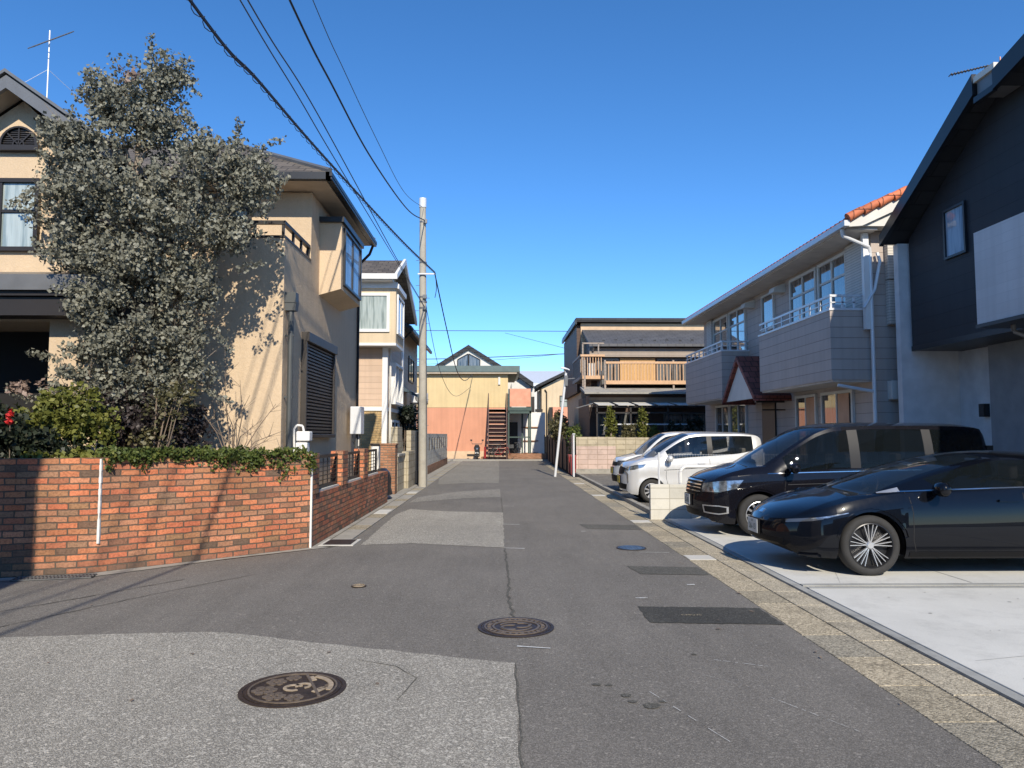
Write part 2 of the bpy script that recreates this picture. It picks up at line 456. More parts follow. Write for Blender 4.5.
M['iron_tan'] = m_plain('faded_tan_paint', (0.34, 0.27, 0.19), 0.7, var=0.3, scale=40)
M['iron_blue'] = m_plain('blue_painted_iron', (0.05, 0.09, 0.16), 0.5, var=0.4, scale=20)
M['chalk'] = m_plain('white_marking', (0.62, 0.62, 0.6), 0.9, var=0.2, scale=30)
M['bark'] = m_plain('pale_bark', (0.26, 0.21, 0.16), 0.9, var=0.3, scale=20, bump=0.5)
M['twig'] = m_plain('grey_twig', (0.20, 0.15, 0.11), 0.9, var=0.2)
M['euc'] = m_leaf('grey_green_leaf', (0.125, 0.125, 0.095), (0.22, 0.218, 0.168), (0.33, 0.318, 0.255), 0.55, 0.12)
M['leaf_g'] = m_leaf('green_leaf', (0.04, 0.06, 0.014), (0.09, 0.12, 0.028), (0.19, 0.19, 0.05))
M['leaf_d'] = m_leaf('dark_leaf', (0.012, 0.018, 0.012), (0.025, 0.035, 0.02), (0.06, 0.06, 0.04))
M['leaf_p'] = m_leaf('dusky_leaf', (0.022, 0.018, 0.018), (0.045, 0.035, 0.035), (0.09, 0.07, 0.06))
M['leaf_y'] = m_leaf('yellow_green_leaf', (0.06, 0.07, 0.015), (0.14, 0.15, 0.03), (0.24, 0.23, 0.06))
M['leaf_olive'] = m_leaf('olive_leaf', (0.05, 0.05, 0.022), (0.11, 0.10, 0.045), (0.18, 0.15, 0.08))
M['petal'] = m_leaf('red_petal', (0.35, 0.015, 0.015), (0.55, 0.03, 0.03), (0.7, 0.06, 0.05))
M['petal_p'] = m_leaf('pink_young_leaf', (0.20, 0.14, 0.11), (0.28, 0.20, 0.16), (0.36, 0.27, 0.22))
M['cable'] = m_plain('black_cable', (0.012, 0.012, 0.016), 0.6)
M['cable2'] = m_plain('grey_cable', (0.05, 0.055, 0.07), 0.6)
# car materials
def m_paint(name, c, metallic=0.0, rough=0.3, flake=0.0):
    t = NT(name); p = t.coord('obj')
    t.color(c)
    t.set(Metallic=metallic, Roughness=rough, Coat_Weight=1.0, Coat_Roughness=0.015)
    t.b.inputs['Specular IOR Level'].default_value = 0.5 if metallic else 0.05
    if c[0] < 0.1: t.b.inputs['Coat IOR'].default_value = 1.38
    d = t.noise(p, 14, 5)
    t.link(t.ramp(d, [(0.3, rough*0.85), (0.75, rough*1.25)]), t.b.inputs['Roughness'])
    return t.m
M['p_black'] = m_paint('blue_black_paint', (0.003, 0.0038, 0.0065), 0.0, 0.22)
M['p_black2'] = m_paint('black_pearl_paint', (0.006, 0.006, 0.009), 0.0, 0.25)
M['p_silver'] = m_paint('silver_white_paint', (0.62, 0.62, 0.61), 0.25, 0.32)
M['p_white'] = m_paint('white_paint_car', (0.72, 0.72, 0.70), 0.0, 0.3)
M['c_glass'] = m_glass('tinted_car_glass', (0.006, 0.008, 0.009), 0.015)
M['c_glass'].node_tree.nodes['Principled BSDF'].inputs['Coat Weight'].default_value = 0.0
M['c_glass'].node_tree.nodes['Principled BSDF'].inputs['Specular IOR Level'].default_value = 0.18
M['c_glass2'] = m_glass('windscreen_glass', (0.02, 0.028, 0.035), 0.015)
M['c_trim'] = m_plain('black_plastic', (0.008, 0.008, 0.009), 0.55, var=0.05, spec=0.15)
M['c_pillar'] = m_plain('satin_pillar', (0.025, 0.025, 0.027), 0.45, 0.0, var=0.05, spec=0.25)
M['chrome'] = m_plain('chrome', (0.62, 0.62, 0.62), 0.16, 1.0, var=0.03)
M['rim'] = m_plain('machined_alloy', (0.60, 0.60, 0.60), 0.3, 0.7, var=0.05)
M['rim_dark'] = m_plain('dark_alloy', (0.02, 0.02, 0.022), 0.35, 0.3, var=0.05)
M['tyre'] = m_plain('tyre_rubber', (0.028, 0.027, 0.026), 0.85, var=0.15, scale=12)
M['lamp'] = m_plain('lamp_lens', (0.30, 0.32, 0.33), 0.12, 0.75, 1.0, var=0.6, scale=14)
M['lamp_dark'] = m_glass('smoked_lamp_lens', (0.06, 0.065, 0.075), 0.06)
M['plate'] = m_plain('plate_white', (0.62, 0.63, 0.60), 0.5, var=0.04)
M['plate_y'] = m_plain('plate_yellow', (0.60, 0.45, 0.06), 0.5, var=0.04)
M['plate_ink'] = m_plain('plate_green', (0.02, 0.09, 0.05), 0.5)
def see_through(m, k):
    t = m.node_tree; p = t.nodes['Principled BSDF']; tr = t.nodes.new('ShaderNodeBsdfTransparent'); mx = t.nodes.new('ShaderNodeMixShader')
    mx.inputs[0].default_value = k; t.links.new(p.outputs[0], mx.inputs[1]); t.links.new(tr.outputs[0], mx.inputs[2]); t.links.new(mx.outputs[0], t.nodes['Material Output'].inputs[0])
M['c_glass_clear'] = m_glass('clear_car_glass', (0.01, 0.013, 0.014), 0.015)
see_through(M['c_glass_clear'], 0.5); see_through(M['c_glass'], 0.22); see_through(M['c_glass2'], 0.5)
M['seat'] = m_plain('seat_fabric', (0.10, 0.095, 0.09), 0.9)
M['seat_l'] = m_plain('beige_seat_fabric', (0.32, 0.30, 0.25), 0.9)
M['amber'] = m_plain('amber_lens', (0.5, 0.16, 0.02), 0.3)
# ------------------------------------------------------------------ generic builders
def wall_window(parent, axis, c, out, a0, a1, z0, z1, frame, glass, fw=0.05, proud=0.05, muls=(), hmuls=(), sill=None):
    """window on a wall plane axis='x'|'y' at coordinate c, facing out=+-1. a = span along the other axis"""
    f = MB()
    def bx(mb, p0, p1, lo, hi, d0, d1):
        cc = sorted((c+out*d0, c+out*d1))
        if axis == 'x': mb.box(cc[0], cc[1], p0, p1, lo, hi)
        else: mb.box(p0, p1, cc[0], cc[1], lo, hi)
    bx(f, a0, a1, z1-fw, z1, -0.01, proud); bx(f, a0, a1, z0, z0+fw, -0.01, proud)
    bx(f, a0, a0+fw, z0+fw, z1-fw, -0.01, proud); bx(f, a1-fw, a1, z0+fw, z1-fw, -0.01, proud)
    for m in muls:
        x = a0+(a1-a0)*m; bx(f, x-fw*0.4, x+fw*0.4, z0+fw, z1-fw, -0.01, proud*0.8)
    for m in hmuls:
        z = z0+(z1-z0)*m; bx(f, a0+fw, a1-fw, z-fw*0.35, z+fw*0.35, -0.01, proud*0.7)
    if sill is not None: bx(f, a0-0.04, a1+0.04, z0-0.05, z0, -0.01, proud+0.04)
    w = f.build('window', frame, parent)
    g = MB(); bx(g, a0+fw*0.6, a1-fw*0.6, z0+fw*0.6, z1-fw*0.6, -0.005, proud*0.35)
    g.build('pane', glass, w)
    return w

def leaf_cloud(name, centers, n, spread, size, mat, parent=None, flat=0.35, droop=0.0, jit=0.4, elong=1.7, bright=None):
    """centers (k,3); n leaves round each one; returns one mesh of small folded leaves"""
    C = np.repeat(np.asarray(centers, float), n, axis=0)
    k = len(C)
    off = rng.normal(size=(k, 3)); off /= np.linalg.norm(off, axis=1)[:, None]
    sp = spread if np.isscalar(spread) else np.repeat(np.asarray(spread), n)[:, None]
    P = C + off*sp*(rng.random((k, 1))**0.6)
    d = rng.normal(size=(k, 3)); d[:, 2] -= droop
    d /= np.linalg.norm(d, axis=1)[:, None]
    e = rng.normal(size=(k, 3)); e -= d*(e*d).sum(1)[:, None]; e /= np.linalg.norm(e, axis=1)[:, None]
    nn = np.cross(d, e)
    s = size*(1+jit*(rng.random((k, 1))*2-1))
    L = s*elong*0.5; Wd = s*0.5
    v = np.stack([P-d*L, P+e*Wd-d*L*0.1+nn*Wd*0.25, P+d*L, P-e*Wd-d*L*0.1+nn*Wd*0.25], axis=1).reshape(-1, 3)
    org = ORG[parent.name] if parent is not None else Vector((0, 0, 0))
    v = v-np.array(org)
    me = bpy.data.meshes.new(name)
    me.vertices.add(len(v)); me.vertices.foreach_set('co', v.ravel())
    me.loops.add(k*4); me.loops.foreach_set('vertex_index', np.arange(k*4))
    me.polygons.add(k); me.polygons.foreach_set('loop_start', np.arange(k)*4)
    me.update(calc_edges=True)
    at = me.attributes.new('rnd', 'FLOAT', 'FACE')
    cl = np.repeat(rng.random(len(centers)), n)
    at.data.foreach_set('value', np.clip(0.35*cl+0.65*rng.random(k), 0, 1).astype(np.float32))
    me.materials.append(mat)
    o = bpy.data.objects.new(name, me); COL.objects.link(o)
    ORG[o.name] = org
    if parent is not None: o.parent = parent
    return o

def ellipsoid_pts(c, r, n, shell=0.5):
    d = rng.normal(size=(n, 3)); d /= np.linalg.norm(d, axis=1)[:, None]
    q = (shell + (1-shell)*rng.random((n, 1)))
    q = np.where(rng.random((n, 1)) < 0.25, rng.random((n, 1)), q)
    return np.asarray(c) + d*q*np.asarray(r)

def box_pts(x0, x1, y0, y1, z0, z1, n):
    return np.stack([rng.uniform(x0, x1, n), rng.uniform(y0, y1, n), rng.uniform(z0, z1, n)], 1)

def text_mesh(name, s, size, mat, parent, mtx, ext=0.0):
    cu = bpy.data.curves.new(name, 'FONT'); cu.body = s; cu.size = size
    cu.align_x = 'CENTER'; cu.align_y = 'CENTER'; cu.extrude = ext
    tmp = bpy.data.objects.new('tmp_text', cu); COL.objects.link(tmp)
    dg = bpy.context.evaluated_depsgraph_get()
    me = bpy.data.meshes.new_from_object(tmp.evaluated_get(dg))
    bpy.data.objects.remove(tmp); bpy.data.curves.remove(cu)
    org = ORG[parent.name] if parent is not None else Vector((0, 0, 0))
    me.transform(Matrix.Translation(-org) @ mtx)
    me.name = name
    me.materials.clear(); me.materials.append(mat)
    o = bpy.data.objects.new(name, me); COL.objects.link(o)
    ORG[o.name] = org
    if parent is not None: o.parent = parent
    return o

# ------------------------------------------------------------------ setting
def struct(name, mb, mat, bevel=0):
    o = mb.build(name, mat, bevel=bevel); o['kind'] = 'structure'; return o

struct('ground', MB().sheet([(-400, -400), (400, -400), (400, 600), (-400, 600)], -0.05), M['soil'])
# new asphalt, the whole junction and the lane
struct('road', MB().sheet([(-2.25, 10.9), (-2.3, 46.3), (2.42, 46.3), (2.42, -9), (-40, -9), (-40, -1.5), (-40, 0.2), (-4.7, 8.62), (-2.62, 10.55)], 0.0), M['asphalt'])
E0 = [(-30, 7.6), (-12, 6.6), (-6.5, 6.02), (-3.95, 6.03), (-3.1, 6.13), (-2.35, 6.18), (-1.95, 6.06), (-1.2, 5.77), (-0.5, 5.52), (0.105, 5.32), (0.11, -8.9), (-30, -8.9)]
def wob(poly, a=0.012, seg=0.12):
    out = []
    for i in range(len(poly)):
        p, q = Vector(poly[i]), Vector(poly[(i+1) % len(poly)])
        n = max(1, min(60, int((q-p).length/seg)))
        for k in range(n):
            r = p.lerp(q, k/n); out.append((r.x+random.uniform(-a, a), r.y+random.uniform(-a, a)))
    return out
struct('old_road_surface', MB().sheet(wob(E0), 0.004), M['asphalt_old'])
struct('old_road_patch', MB().sheet(wob([(-2.02, 10.95), (-1.3, 11.1), (0.065, 10.65), (0.06, 15.45), (-1.2, 15.7), (-1.95, 16.2), (-2.1, 15.0)]), 0.004), M['asphalt_old'])
struct('old_road_patch', MB().sheet(wob([(-2.15, 17.7), (-0.9, 18.9), (0.02, 19.3), (0.0, 22.1), (-1.1, 21.2), (-2.1, 19.3)]), 0.004), M['asphalt_mid'])
struct('old_road_patch', MB().sheet(wob([(-2.0, 24.2), (-1.0, 24.9), (-0.03, 24.8), (-0.05, 46.2), (-2.25, 46.2), (-2.2, 27)]), 0.004), M['asphalt_mid'])
# seams and cracks
crack = MB()
def crackline(pts, w, z=0.006, mb=None):
    mb = mb or crack
    pp = []
    for i in range(len(pts)-1):
        p, q = Vector(pts[i]), Vector(pts[i+1]); n = max(2, int((q-p).length/0.12))
        for k in range(n):
            r = p.lerp(q, k/n); pp.append(Vector((r.x+random.uniform(-1, 1)*w*0.8, r.y+random.uniform(-1, 1)*w*0.4, z)))
    pp.append(Vector((*pts[-1], z)))
    for a, b in zip(pp, pp[1:]):
        s = (b-a).normalized().cross(Vector((0, 0, 1)))*w*random.uniform(0.3, 0.7)
        mb.add([a-s, a+s, b+s, b-s], [(0, 1, 2, 3)])
crackline([(0.12, 6.6), (0.09, 7.5), (0.1, 8.6), (0.07, 10.6)], 0.022)
crackline([(0.11, 3.4), (0.11, 5.3)], 0.012)
crackline([(0.06, 15.5), (0.03, 19.2)], 0.012)
crackline([(-0.62, 4.6), (-0.55, 5.0), (-0.72, 5.25), (-1.0, 5.4)], 0.008)
crackline([(-5.2, 6.1), (-4.3, 7.2), (-3.5, 8.4)], 0.014)
crackline([(-4.2, 6.3), (-3.5, 7.6), (-2.8, 8.7)], 0.012)
struct('road_crack', crack, M['asphalt_dark2'])
# soft dark repaired strips
for poly, mt in (([(1.29, 7.02), (2.40, 6.93), (2.40, 6.33), (1.28, 6.42)], 'asphalt_dark'),
                 ([(1.55, 9.15), (2.40, 9.05), (2.40, 8.55), (1.62, 8.62)], 'asphalt_dark2'),
                 ([(1.42, 13.4), (2.40, 13.25), (2.40, 12.6), (1.5, 12.75)], 'asphalt_dark2')):
    struct('asphalt_patch', MB().sheet(wob(poly, 0.01, 0.06), 0.0045), M[mt])
txt = text_mesh('road_marking', 'CMO70', 0.055, M['gutter_a'], None, Matrix.Translation((1.70, 6.66, 0.009)) @ Matrix.Diagonal((1, 1.3, 1, 1)))
txt['kind'] = 'structure'
mk = MB()
for a, b, w in (((0.13, 5.72), (0.38, 5.66), 0.02), ((1.33, 7.36), (1.45, 7.36), 0.025), ((0.06, 10.6), (0.35, 10.55), 0.03), ((0.05, 13.4), (0.35, 13.35), 0.03),
                ((1.52, 5.36), (1.85, 5.2), 0.005), ((0.92, 4.75), (1.20, 3.95), 0.004), ((1.65, 4.6), (1.95, 4.05), 0.003), ((1.25, 5.15), (1.52, 4.85), 0.002),
                ((1.9, 10.2), (2.3, 10.15), 0.015), ((0.07, 16.8), (0.32, 16.75), 0.03), ((1.35, 12.4), (1.42, 12.4), 0.04), ((2.0, 8.0), (2.08, 8.0), 0.05)):
    p, q = Vector((*a, 0)), Vector((*b, 0)); s = (q-p).normalized().cross(Vector((0, 0, 1)))*w/2
    n = 6 if w > 0.01 else 22
    for k in range(n):
        if w <= 0.01 and random.random() < 0.3: continue
        a0 = p.lerp(q, k/n); b0 = p.lerp(q, (k+1)/n)
        j = Vector((0, 0, 0.008)); s1 = s*random.uniform(0.5, 1.1)
        mk.add([a0-s1+j, a0+s1+j, b0+s1+j, b0-s1+j], [(0, 1, 2, 3)])
struct('road_marking', mk, M['chalk'])
oil = MB()
for x, y, r in ((0.62, 4.86, .025), (0.70, 4.85, .02), (0.78, 4.66, .03), (0.80, 4.55, .025), (0.90, 4.48, .045), (0.98, 4.55, .02), (1.42, 5.5, .018)):
    oil.sheet([(x+r*1.2*math.cos(t)*random.uniform(.8, 1.2), y+r*math.sin(t)*random.uniform(.8, 1.2)) for t in [i*math.pi/6 for i in range(12)]], 0.0048)
struct('oil_spot', oil, M['asphalt_dark2'])

# right gutter: pan + kerb top in cast lengths
pan = {k: MB() for k in 'abc'}; y = -8.0; i = 0
seq = 'aacbacabcaacbcaabcabaca'
while y < 45:
    L = 0.6 if i % 5 else 1.1
    k = seq[i % len(seq)]
    pan[k].box(2.42, 2.775, y+0.003, y+L-0.003, -0.04, 0.006)
    y += L; i += 1
for k in 'abc': struct('gutter', pan[k], M['gutter_'+k], 0.004)
struct('gutter_joint', MB().sheet([(2.41, -8), (2.81, -8), (2.81, 45), (2.41, 45)], -0.004), M['asphalt_dark2'])
kb = MB(); y = -8.0
while y < 28: kb.box(2.779, 3.06, y+0.004, y+0.596, -0.04, 0.014); y += 0.6
struct('kerb', kb, M['kerb'], 0.006)
wp = MB()
for y in (9.55, 13.6, 19.5, 24.3): wp.box(2.43, 2.77, y, y+0.35, -0.03, 0.012)
struct('gutter_plate', wp, M['conc_l'])
# concrete parking pad (right)
pd = MB(); pd.box(3.16, 9.4, 7.88, 14.0, -0.06, 0.036); pd.box(3.16, 6.3, -8, 7.62, -0.06, 0.036); pd.box(6.31, 12.5, -8, 7.62, -0.06, 0.036)
struct('driveway', pd, M['pad'], 0.006)
pe = MB(); pe.box(3.07, 3.155, -8, 14.0, -0.06, 0.028); pe.box(3.16, 12.5, 7.625, 7.70, -0.06, 0.040); pe.box(3.16, 12.5, 7.79, 7.875, -0.06, 0.038)
pe.box(5.0, 5.02, 7.9, 9.4, 0.03, 0.0375)
struct('driveway_edging', pe, M['pad_edge'])
dc = MB()
crackline([(3.3, 5.2), (4.1, 5.4), (5.0, 5.25), (6.2, 5.5)], 0.004, 0.0385, dc); crackline([(3.6, 7.9), (3.9, 8.7), (3.8, 9.6)], 0.003, 0.0385, dc)
for _ in range(26):
    cx_, cy_ = random.uniform(3.3, 6), random.uniform(4.3, 8.2); r_ = random.uniform(.006, .016)
    dc.sheet([(cx_+r_*random.uniform(.7, 1.5)*math.cos(t), cy_+r_*random.uniform(.7, 1.3)*math.sin(t)) for t in [i*math.pi/4 for i in range(8)]], 0.0385)
struct('concrete_crack', dc, M['pad_edge'])
lt = MB()
for _ in range(90):
    side = random.random() < .5
    cy_ = random.uniform(4, 30); cx_ = random.uniform(2.25, 2.42) if side else random.uniform(-2.25, -2.0)
    if not side and cy_ < 11: cx_ = random.uniform(-4, 2); cy_ = random.uniform(4.2, 10)
    r_ = random.uniform(.008, .022); a_ = random.uniform(0, 3)
    lt.add([(cx_+r_*math.cos(a_+t)*(1.6 if k % 2 else .8), cy_+r_*math.sin(a_+t)*(1.6 if k % 2 else .8), .009+random.uniform(0, .006)) for k, t in enumerate((0, 1.57, 3.14, 4.71))], [(0, 1, 2, 3)])
o = lt.build('leaf_litter', M['trim_dark'] if False else M['twig']); setp(o, 'scattered dry leaf bits and grit along the lane edges', 'litter', kind='stuff')
struct('gravel_joint', MB().box(3.16, 12.5, 7.705, 7.785, -0.06, 0.026), M['asphalt_old'])
# parking lot
struct('parking_lot', MB().sheet([(3.07, 14.05), (12, 14.05), (12, 30.3), (3.07, 30.3)], 0.018), M['lot'])
struct('kerb', MB().box(3.0, 3.12, 14.3, 30.0, -0.04, 0.10), M['conc'], 0.01)
struct('weed_verge', MB().sheet([(9.4, -8), (30, -8), (30, 14), (9.4, 14)], -0.01), M['soil'])
# left side paving beside wall
lg = {k: MB() for k in 'ab'}
y = 10.9; i = 0
while y < 45:
    (lg['a'] if i % 3 else lg['b']).box(-2.58, -2.27, y+0.006, y+0.594, -0.04, 0.008); y += 0.6; i += 1
struct('gutter', lg['a'], M['conc'], 0.004); struct('gutter', lg['b'], M['gutter_c'], 0.004)
struct('pavement', MB().sheet([(-2.6, 10.6), (-2.6, 45), (-3.6, 45), (-3.6, 10.6)], 0.002), M['conc'])
struct('gutter_plate', MB().box(-2.56, -2.29, 15.2, 15.95, -0.03, 0.014), M['pad'])
struct('gutter_plate', MB().box(-2.56, -2.29, 20.4, 21.0, -0.03, 0.014), M['conc_l'])
DA = Vector((1.99, 1.87, 0)).normalized(); NA = Vector((DA.y, -DA.x, 0))   # along / outward of the diagonal wall
def onA(s, d): 
    p = Vector((-4.68, 8.81, 0)) + DA*s + NA*d; return (p.x, p.y)
struct('wall_footing', MB().sheet([onA(-0.15, 0), onA(2.9, 0), onA(2.95, 0.16), onA(1.5, 0.12), onA(-0.1, 0.24), (-5.6, 8.28), (-9, 7.2), (-9, 7.5)], 0.007), M['conc'])
# end-of-road step, cross road
struct('kerb', MB().box(-6, 3.0, 46.3, 46.5, -0.04, 0.08), M['conc'], 0.01)
struct('pavement', MB().box(-7, 5.0, 46.5, 52.5, -0.05, 0.06), M['conc'])
struct('road', MB().sheet([(2.42, 42.0), (3.2, 42.0), (3.2, 80), (0.9, 80), (2.0, 46.3), (2.42, 46.3)], 0.001), M['asphalt_mid'])

# ------------------------------------------------------------------ ironwork in the road
def manhole(name, x, y, r, label, kind, rz=0.0):
    t = thing(name, label, 'manhole cover', (x, y, 0.004), rz)
    def at(mb): return mb
    MB().lathe([(0.001, 0.001), (r*1.06, 0.001), (r*1.06, 0.006), (r*0.98, 0.006), (r*0.97, 0.002)], n=48).build('frame_ring', M['iron'], t, local=True)
    MB().lathe([(0.001, 0.0065), (r*0.95, 0.0065), (r*0.95, 0.002)], n=48).build('lid', M['iron'] if kind != 'blue' else M['iron_blue'], t, local=True)
    d = MB(); z0, z1 = 0.007, 0.013
    def ring(a, b, cx=0, cy=0, m=d, t0=0, t1=360, n=40, zt=z1):
        for i in range(n):
            u0 = R(t0+(t1-t0)*i/n); u1 = R(t0+(t1-t0)*(i+1)/n)
            m.prism([(cx+a*math.cos(u0), cy+a*math.sin(u0)), (cx+b*math.cos(u0), cy+b*math.sin(u0)), (cx+b*math.cos(u1), cy+b*math.sin(u1)), (cx+a*math.cos(u1), cy+a*math.sin(u1))], 'z', z0, zt)
    ring(r*0.84, r*0.88)
    def flower(cx, cy, s):
        for k in range(6):
            a = k*math.pi/3
            px, py = cx+s*0.62*math.cos(a), cy+s*0.62*math.sin(a)
            d.prism([(px+s*0.34*math.cos(q)*1.0, py+s*0.34*math.sin(q)) for q in [j*math.pi/5 for j in range(10)]], 'z', z0, z1)
        ring(0.02*s, s*0.2, cx, cy, n=10)
    if kind == 'crest':
        for cx, cy, s in ((-0.55, -0.05, .27), (-0.33, -0.45, .24), (-0.35, .42, .22), (0.05, -.6, .2), (-.02, .62, .17)):
            flower(cx*r, cy*r, s*r)
        tan = MB()
        def rt(a, b, cx, cy, t0, t1): ring(a, b, cx, cy, tan, t0, t1, 16, 0.0125)
        rt(r*0.13, r*0.2, -r*0.0, r*0.0, 20, 300); rt(r*0.1, r*0.17, r*0.2, r*0.08, -80, 200)
        tan.bar((r*0.32, r*0.62, 0.009), (r*0.40, r*0.38, 0.009), r*0.12, 0.006)
        rt(r*0.70, r*0.80, 0, 0, -22, 55)
        tan.bar((r*0.42, -r*0.35, 0.009), (r*0.62, -r*0.12, 0.009), r*0.14, 0.006)
        tan.build('painted_relief', M['iron_tan'], t, local=True)
        d.bar((r*0.24, r*0.78, 0.01), (r*0.52, -r*0.6, 0.01), r*0.06, 0.006)
        for k in range(5): d.bar((r*(0.5+0.06*k), -r*0.2+k*r*0.1, 0.009), (r*0.75, -r*0.1+k*r*0.08, 0.009), r*0.03, 0.006)
    elif kind == 'ring':
        ring(r*0.60, r*0.66); ring(r*0.42, r*0.47, t0=20, t1=160); ring(r*0.42, r*0.47, t0=200, t1=345)
        ring(r*0.2, r*0.27, r*0.15, r*0.1, t0=-120, t1=120); ring(r*0.2, r*0.27, -r*0.15, -r*0.1, t0=60, t1=300)
        for k in range(28):
            a = 2*math.pi*k/28
            d.bar((r*0.70*math.cos(a), r*0.70*math.sin(a), 0.009), (r*0.80*math.cos(a), r*0.80*math.sin(a), 0.009), r*0.06, 0.006)
        for k in range(9): flower(r*0.76*math.cos(k*0.7), r*0.76*math.sin(k*0.7), r*0.055)
    else:
        for k in range(-3, 4):
            for j in range(-3, 4):
                if k*k+j*j < 10: d.prism([(r*0.2*k-r*.06, r*0.2*j-r*.06), (r*0.2*k+r*.06, r*0.2*j-r*.06), (r*0.2*k+r*.06, r*0.2*j+r*.06), (r*0.2*k-r*.06, r*0.2*j+r*.06)], 'z', z0, z1-0.003)
    d.build('relief', {'crest': M['iron_hi'], 'ring': M['iron_hi'], 'blue': M['iron_blue'], 'small': M['iron_tan']}[kind], t, local=True)
    return t
manhole('manhole_cover', -1.30, 4.80, 0.31, 'large rusty round manhole cover with flower relief set in the pale gritty asphalt', 'crest', R(12))
manhole('manhole_cover', 0.135, 6.28, 0.30, 'round iron manhole cover with ring relief on the seam of the dark asphalt lane', 'ring')
manhole('manhole_cover', 1.86, 10.58, 0.20, 'small round cover with worn blue paint in the right half of the lane', 'blue')
manhole('valve_cover', -1.49, 7.98, 0.075, 'tiny round orange brown valve cover alone in dark asphalt near the brick wall', 'small')
t = thing('drain_cover', 'rectangular rusty iron lid with white corner paint at the foot of the brick wall corner', 'drain cover', (-2.35, 11.15, 0))
MB().box(-2.62, -2.12, 10.85, 11.5, 0.002, 0.012).build('frame', M['conc_l'], t)
MB().box(-2.57, -2.17, 10.92, 11.43, 0.006, 0.018).build('lid', M['iron'], t)
t = thing('drain_grate', 'galvanised steel drain grate at the foot of the brick wall beside the shade', 'drain grate', (-4.9, 8.5, 0))
g = MB()
for k in range(22):
    p = Vector((-5.35, 8.30, 0.012)) + Vector((0.95, 0.23, 0)).normalized()*k*0.037
    g.bar(p, p+Vector((-0.05, 0.2, 0)), 0.008, 0.012)
for q in (0, 0.1, 0.2):
    p = Vector((-5.35, 8.30, 0.012))+Vector((-0.05, 0.2, 0))*q/0.2
    g.bar(p, p+Vector((0.95, 0.23, 0)).normalized()*0.8, 0.012, 0.014)
g.build('bars', M['trim_grey'], t)
MB().add([(-5.36, 8.29, 0.0085), (-4.56, 8.49, 0.0085), (-4.61, 8.70, 0.0085), (-5.42, 8.50, 0.0085)], [(0, 1, 2, 3)]).build('channel', M['dark'], t)

# ------------------------------------------------------------------ brick garden wall
bw = thing('brick_garden_wall', 'orange red brick garden wall bending round the corner with ivy along its top', 'wall', (-2.69, 10.68, 0))
ang = math.atan2(DA.y, DA.x)
LA = (Vector((-2.69, 10.68, 0))-Vector((-4.68, 8.81, 0))).length
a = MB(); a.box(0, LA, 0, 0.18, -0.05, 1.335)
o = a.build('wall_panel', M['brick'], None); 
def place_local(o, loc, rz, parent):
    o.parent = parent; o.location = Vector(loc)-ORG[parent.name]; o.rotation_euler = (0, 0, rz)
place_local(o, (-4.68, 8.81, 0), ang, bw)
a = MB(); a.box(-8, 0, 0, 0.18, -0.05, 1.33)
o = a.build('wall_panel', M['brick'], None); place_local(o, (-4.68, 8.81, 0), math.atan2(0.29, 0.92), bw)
a = MB(); a.box(-2.87, -2.69, 10.68, 17.9, -0.05, 0.74); a.build('wall_panel', M['brick'], bw)
for y0, y1 in ((10.70, 11.08), (12.72, 13.14), (14.72, 15.14)):
    MB().box(-2.885, -2.675, y0, y1, 0.74, 1.33).build('pier', M['brick'], bw, bevel=0.006)
g = MB(); g.box(-2.70, -2.675, 10.665, 10.70, 0.0, 1.32)
g.build('sealant_joint', M['grout'], bw)
g = MB(); p = onA(0, 0.006)
for z in range(14): 
    w = random.uniform(0.008, 0.015); g.box(p[0]-w, p[0]+w, p[1]-0.02, p[1]+0.01, 0.34+z*0.07, 0.34+(z+1)*0.07)
g.build('sealant_joint', M['grout'], bw)
for y0, y1 in ((11.08, 12.72), (13.14, 14.72), (15.14, 16.75)):
    f = MB(); x = -2.78
    f.box(x-.02, x+.02, y0+.02, y0+.07, 0.76, 1.29); f.box(x-.02, x+.02, y1-.07, y1-.02, 0.76, 1.29)
    f.box(x-.02, x+.02, y0+.07, y1-.07, 1.24, 1.29); f.box(x-.02, x+.02, y0+.07, y1-.07, 0.79, 0.83)
    n = 6
    for k in range(1, n): z = 0.83+(0.41)*k/n; f.box(x-.008, x+.008, y0+.07, y1-.07, z-.006, z+.006)
    for k in range(1, 5): yy = y0+.07+(y1-y0-.14)*k/5; f.box(x-.006, x+.006, yy-.008, yy+.008, .83, 1.24)
    f.build('railing_panel', M['trim_dark'], bw)
    MB().box(-2.83, -2.72, y0+.08, y1-.08, 0.742, 0.775).build('coping_sill', M['conc_l'], bw)
# ivy
pts = []
for k in range(430):
    s = rng.uniform(0.0, LA+0.02); h = 1.40-abs(rng.normal())*0.07
    if s > 1.2: h -= abs(rng.normal())*0.10*min(1, (s-1.0)/1.0)
    dd = rng.uniform(-0.16, 0.05)
    p = onA(s, dd); pts.append((p[0], p[1], h))
iv = leaf_cloud('ivy', pts, 24, 0.075, 0.034, M['leaf_g'], elong=1.3)
setp(iv, 'low green creeper spilling over the top of the brick garden wall', 'creeper')
# ------------------------------------------------------------------ big tan house, left
h = thing('house', 'large tan stuccoed house with brown shingled hip roof behind the brick garden wall', 'house', (-5.5, 14, 0))
b = MB()
b.box(-9.5, -3.5, 11.9, 18.1, 0, 4.40)
b.box(-12, -3.5, 13.55, 18.1, 4.40, 6.10)
b.box(-6.2, -3.5, 11.9, 12.0, 4.40, 4.80)
b.box(-3.6, -3.5, 12.0, 13.55, 4.40, 4.80)
b.build('wall', M['tan'], h)
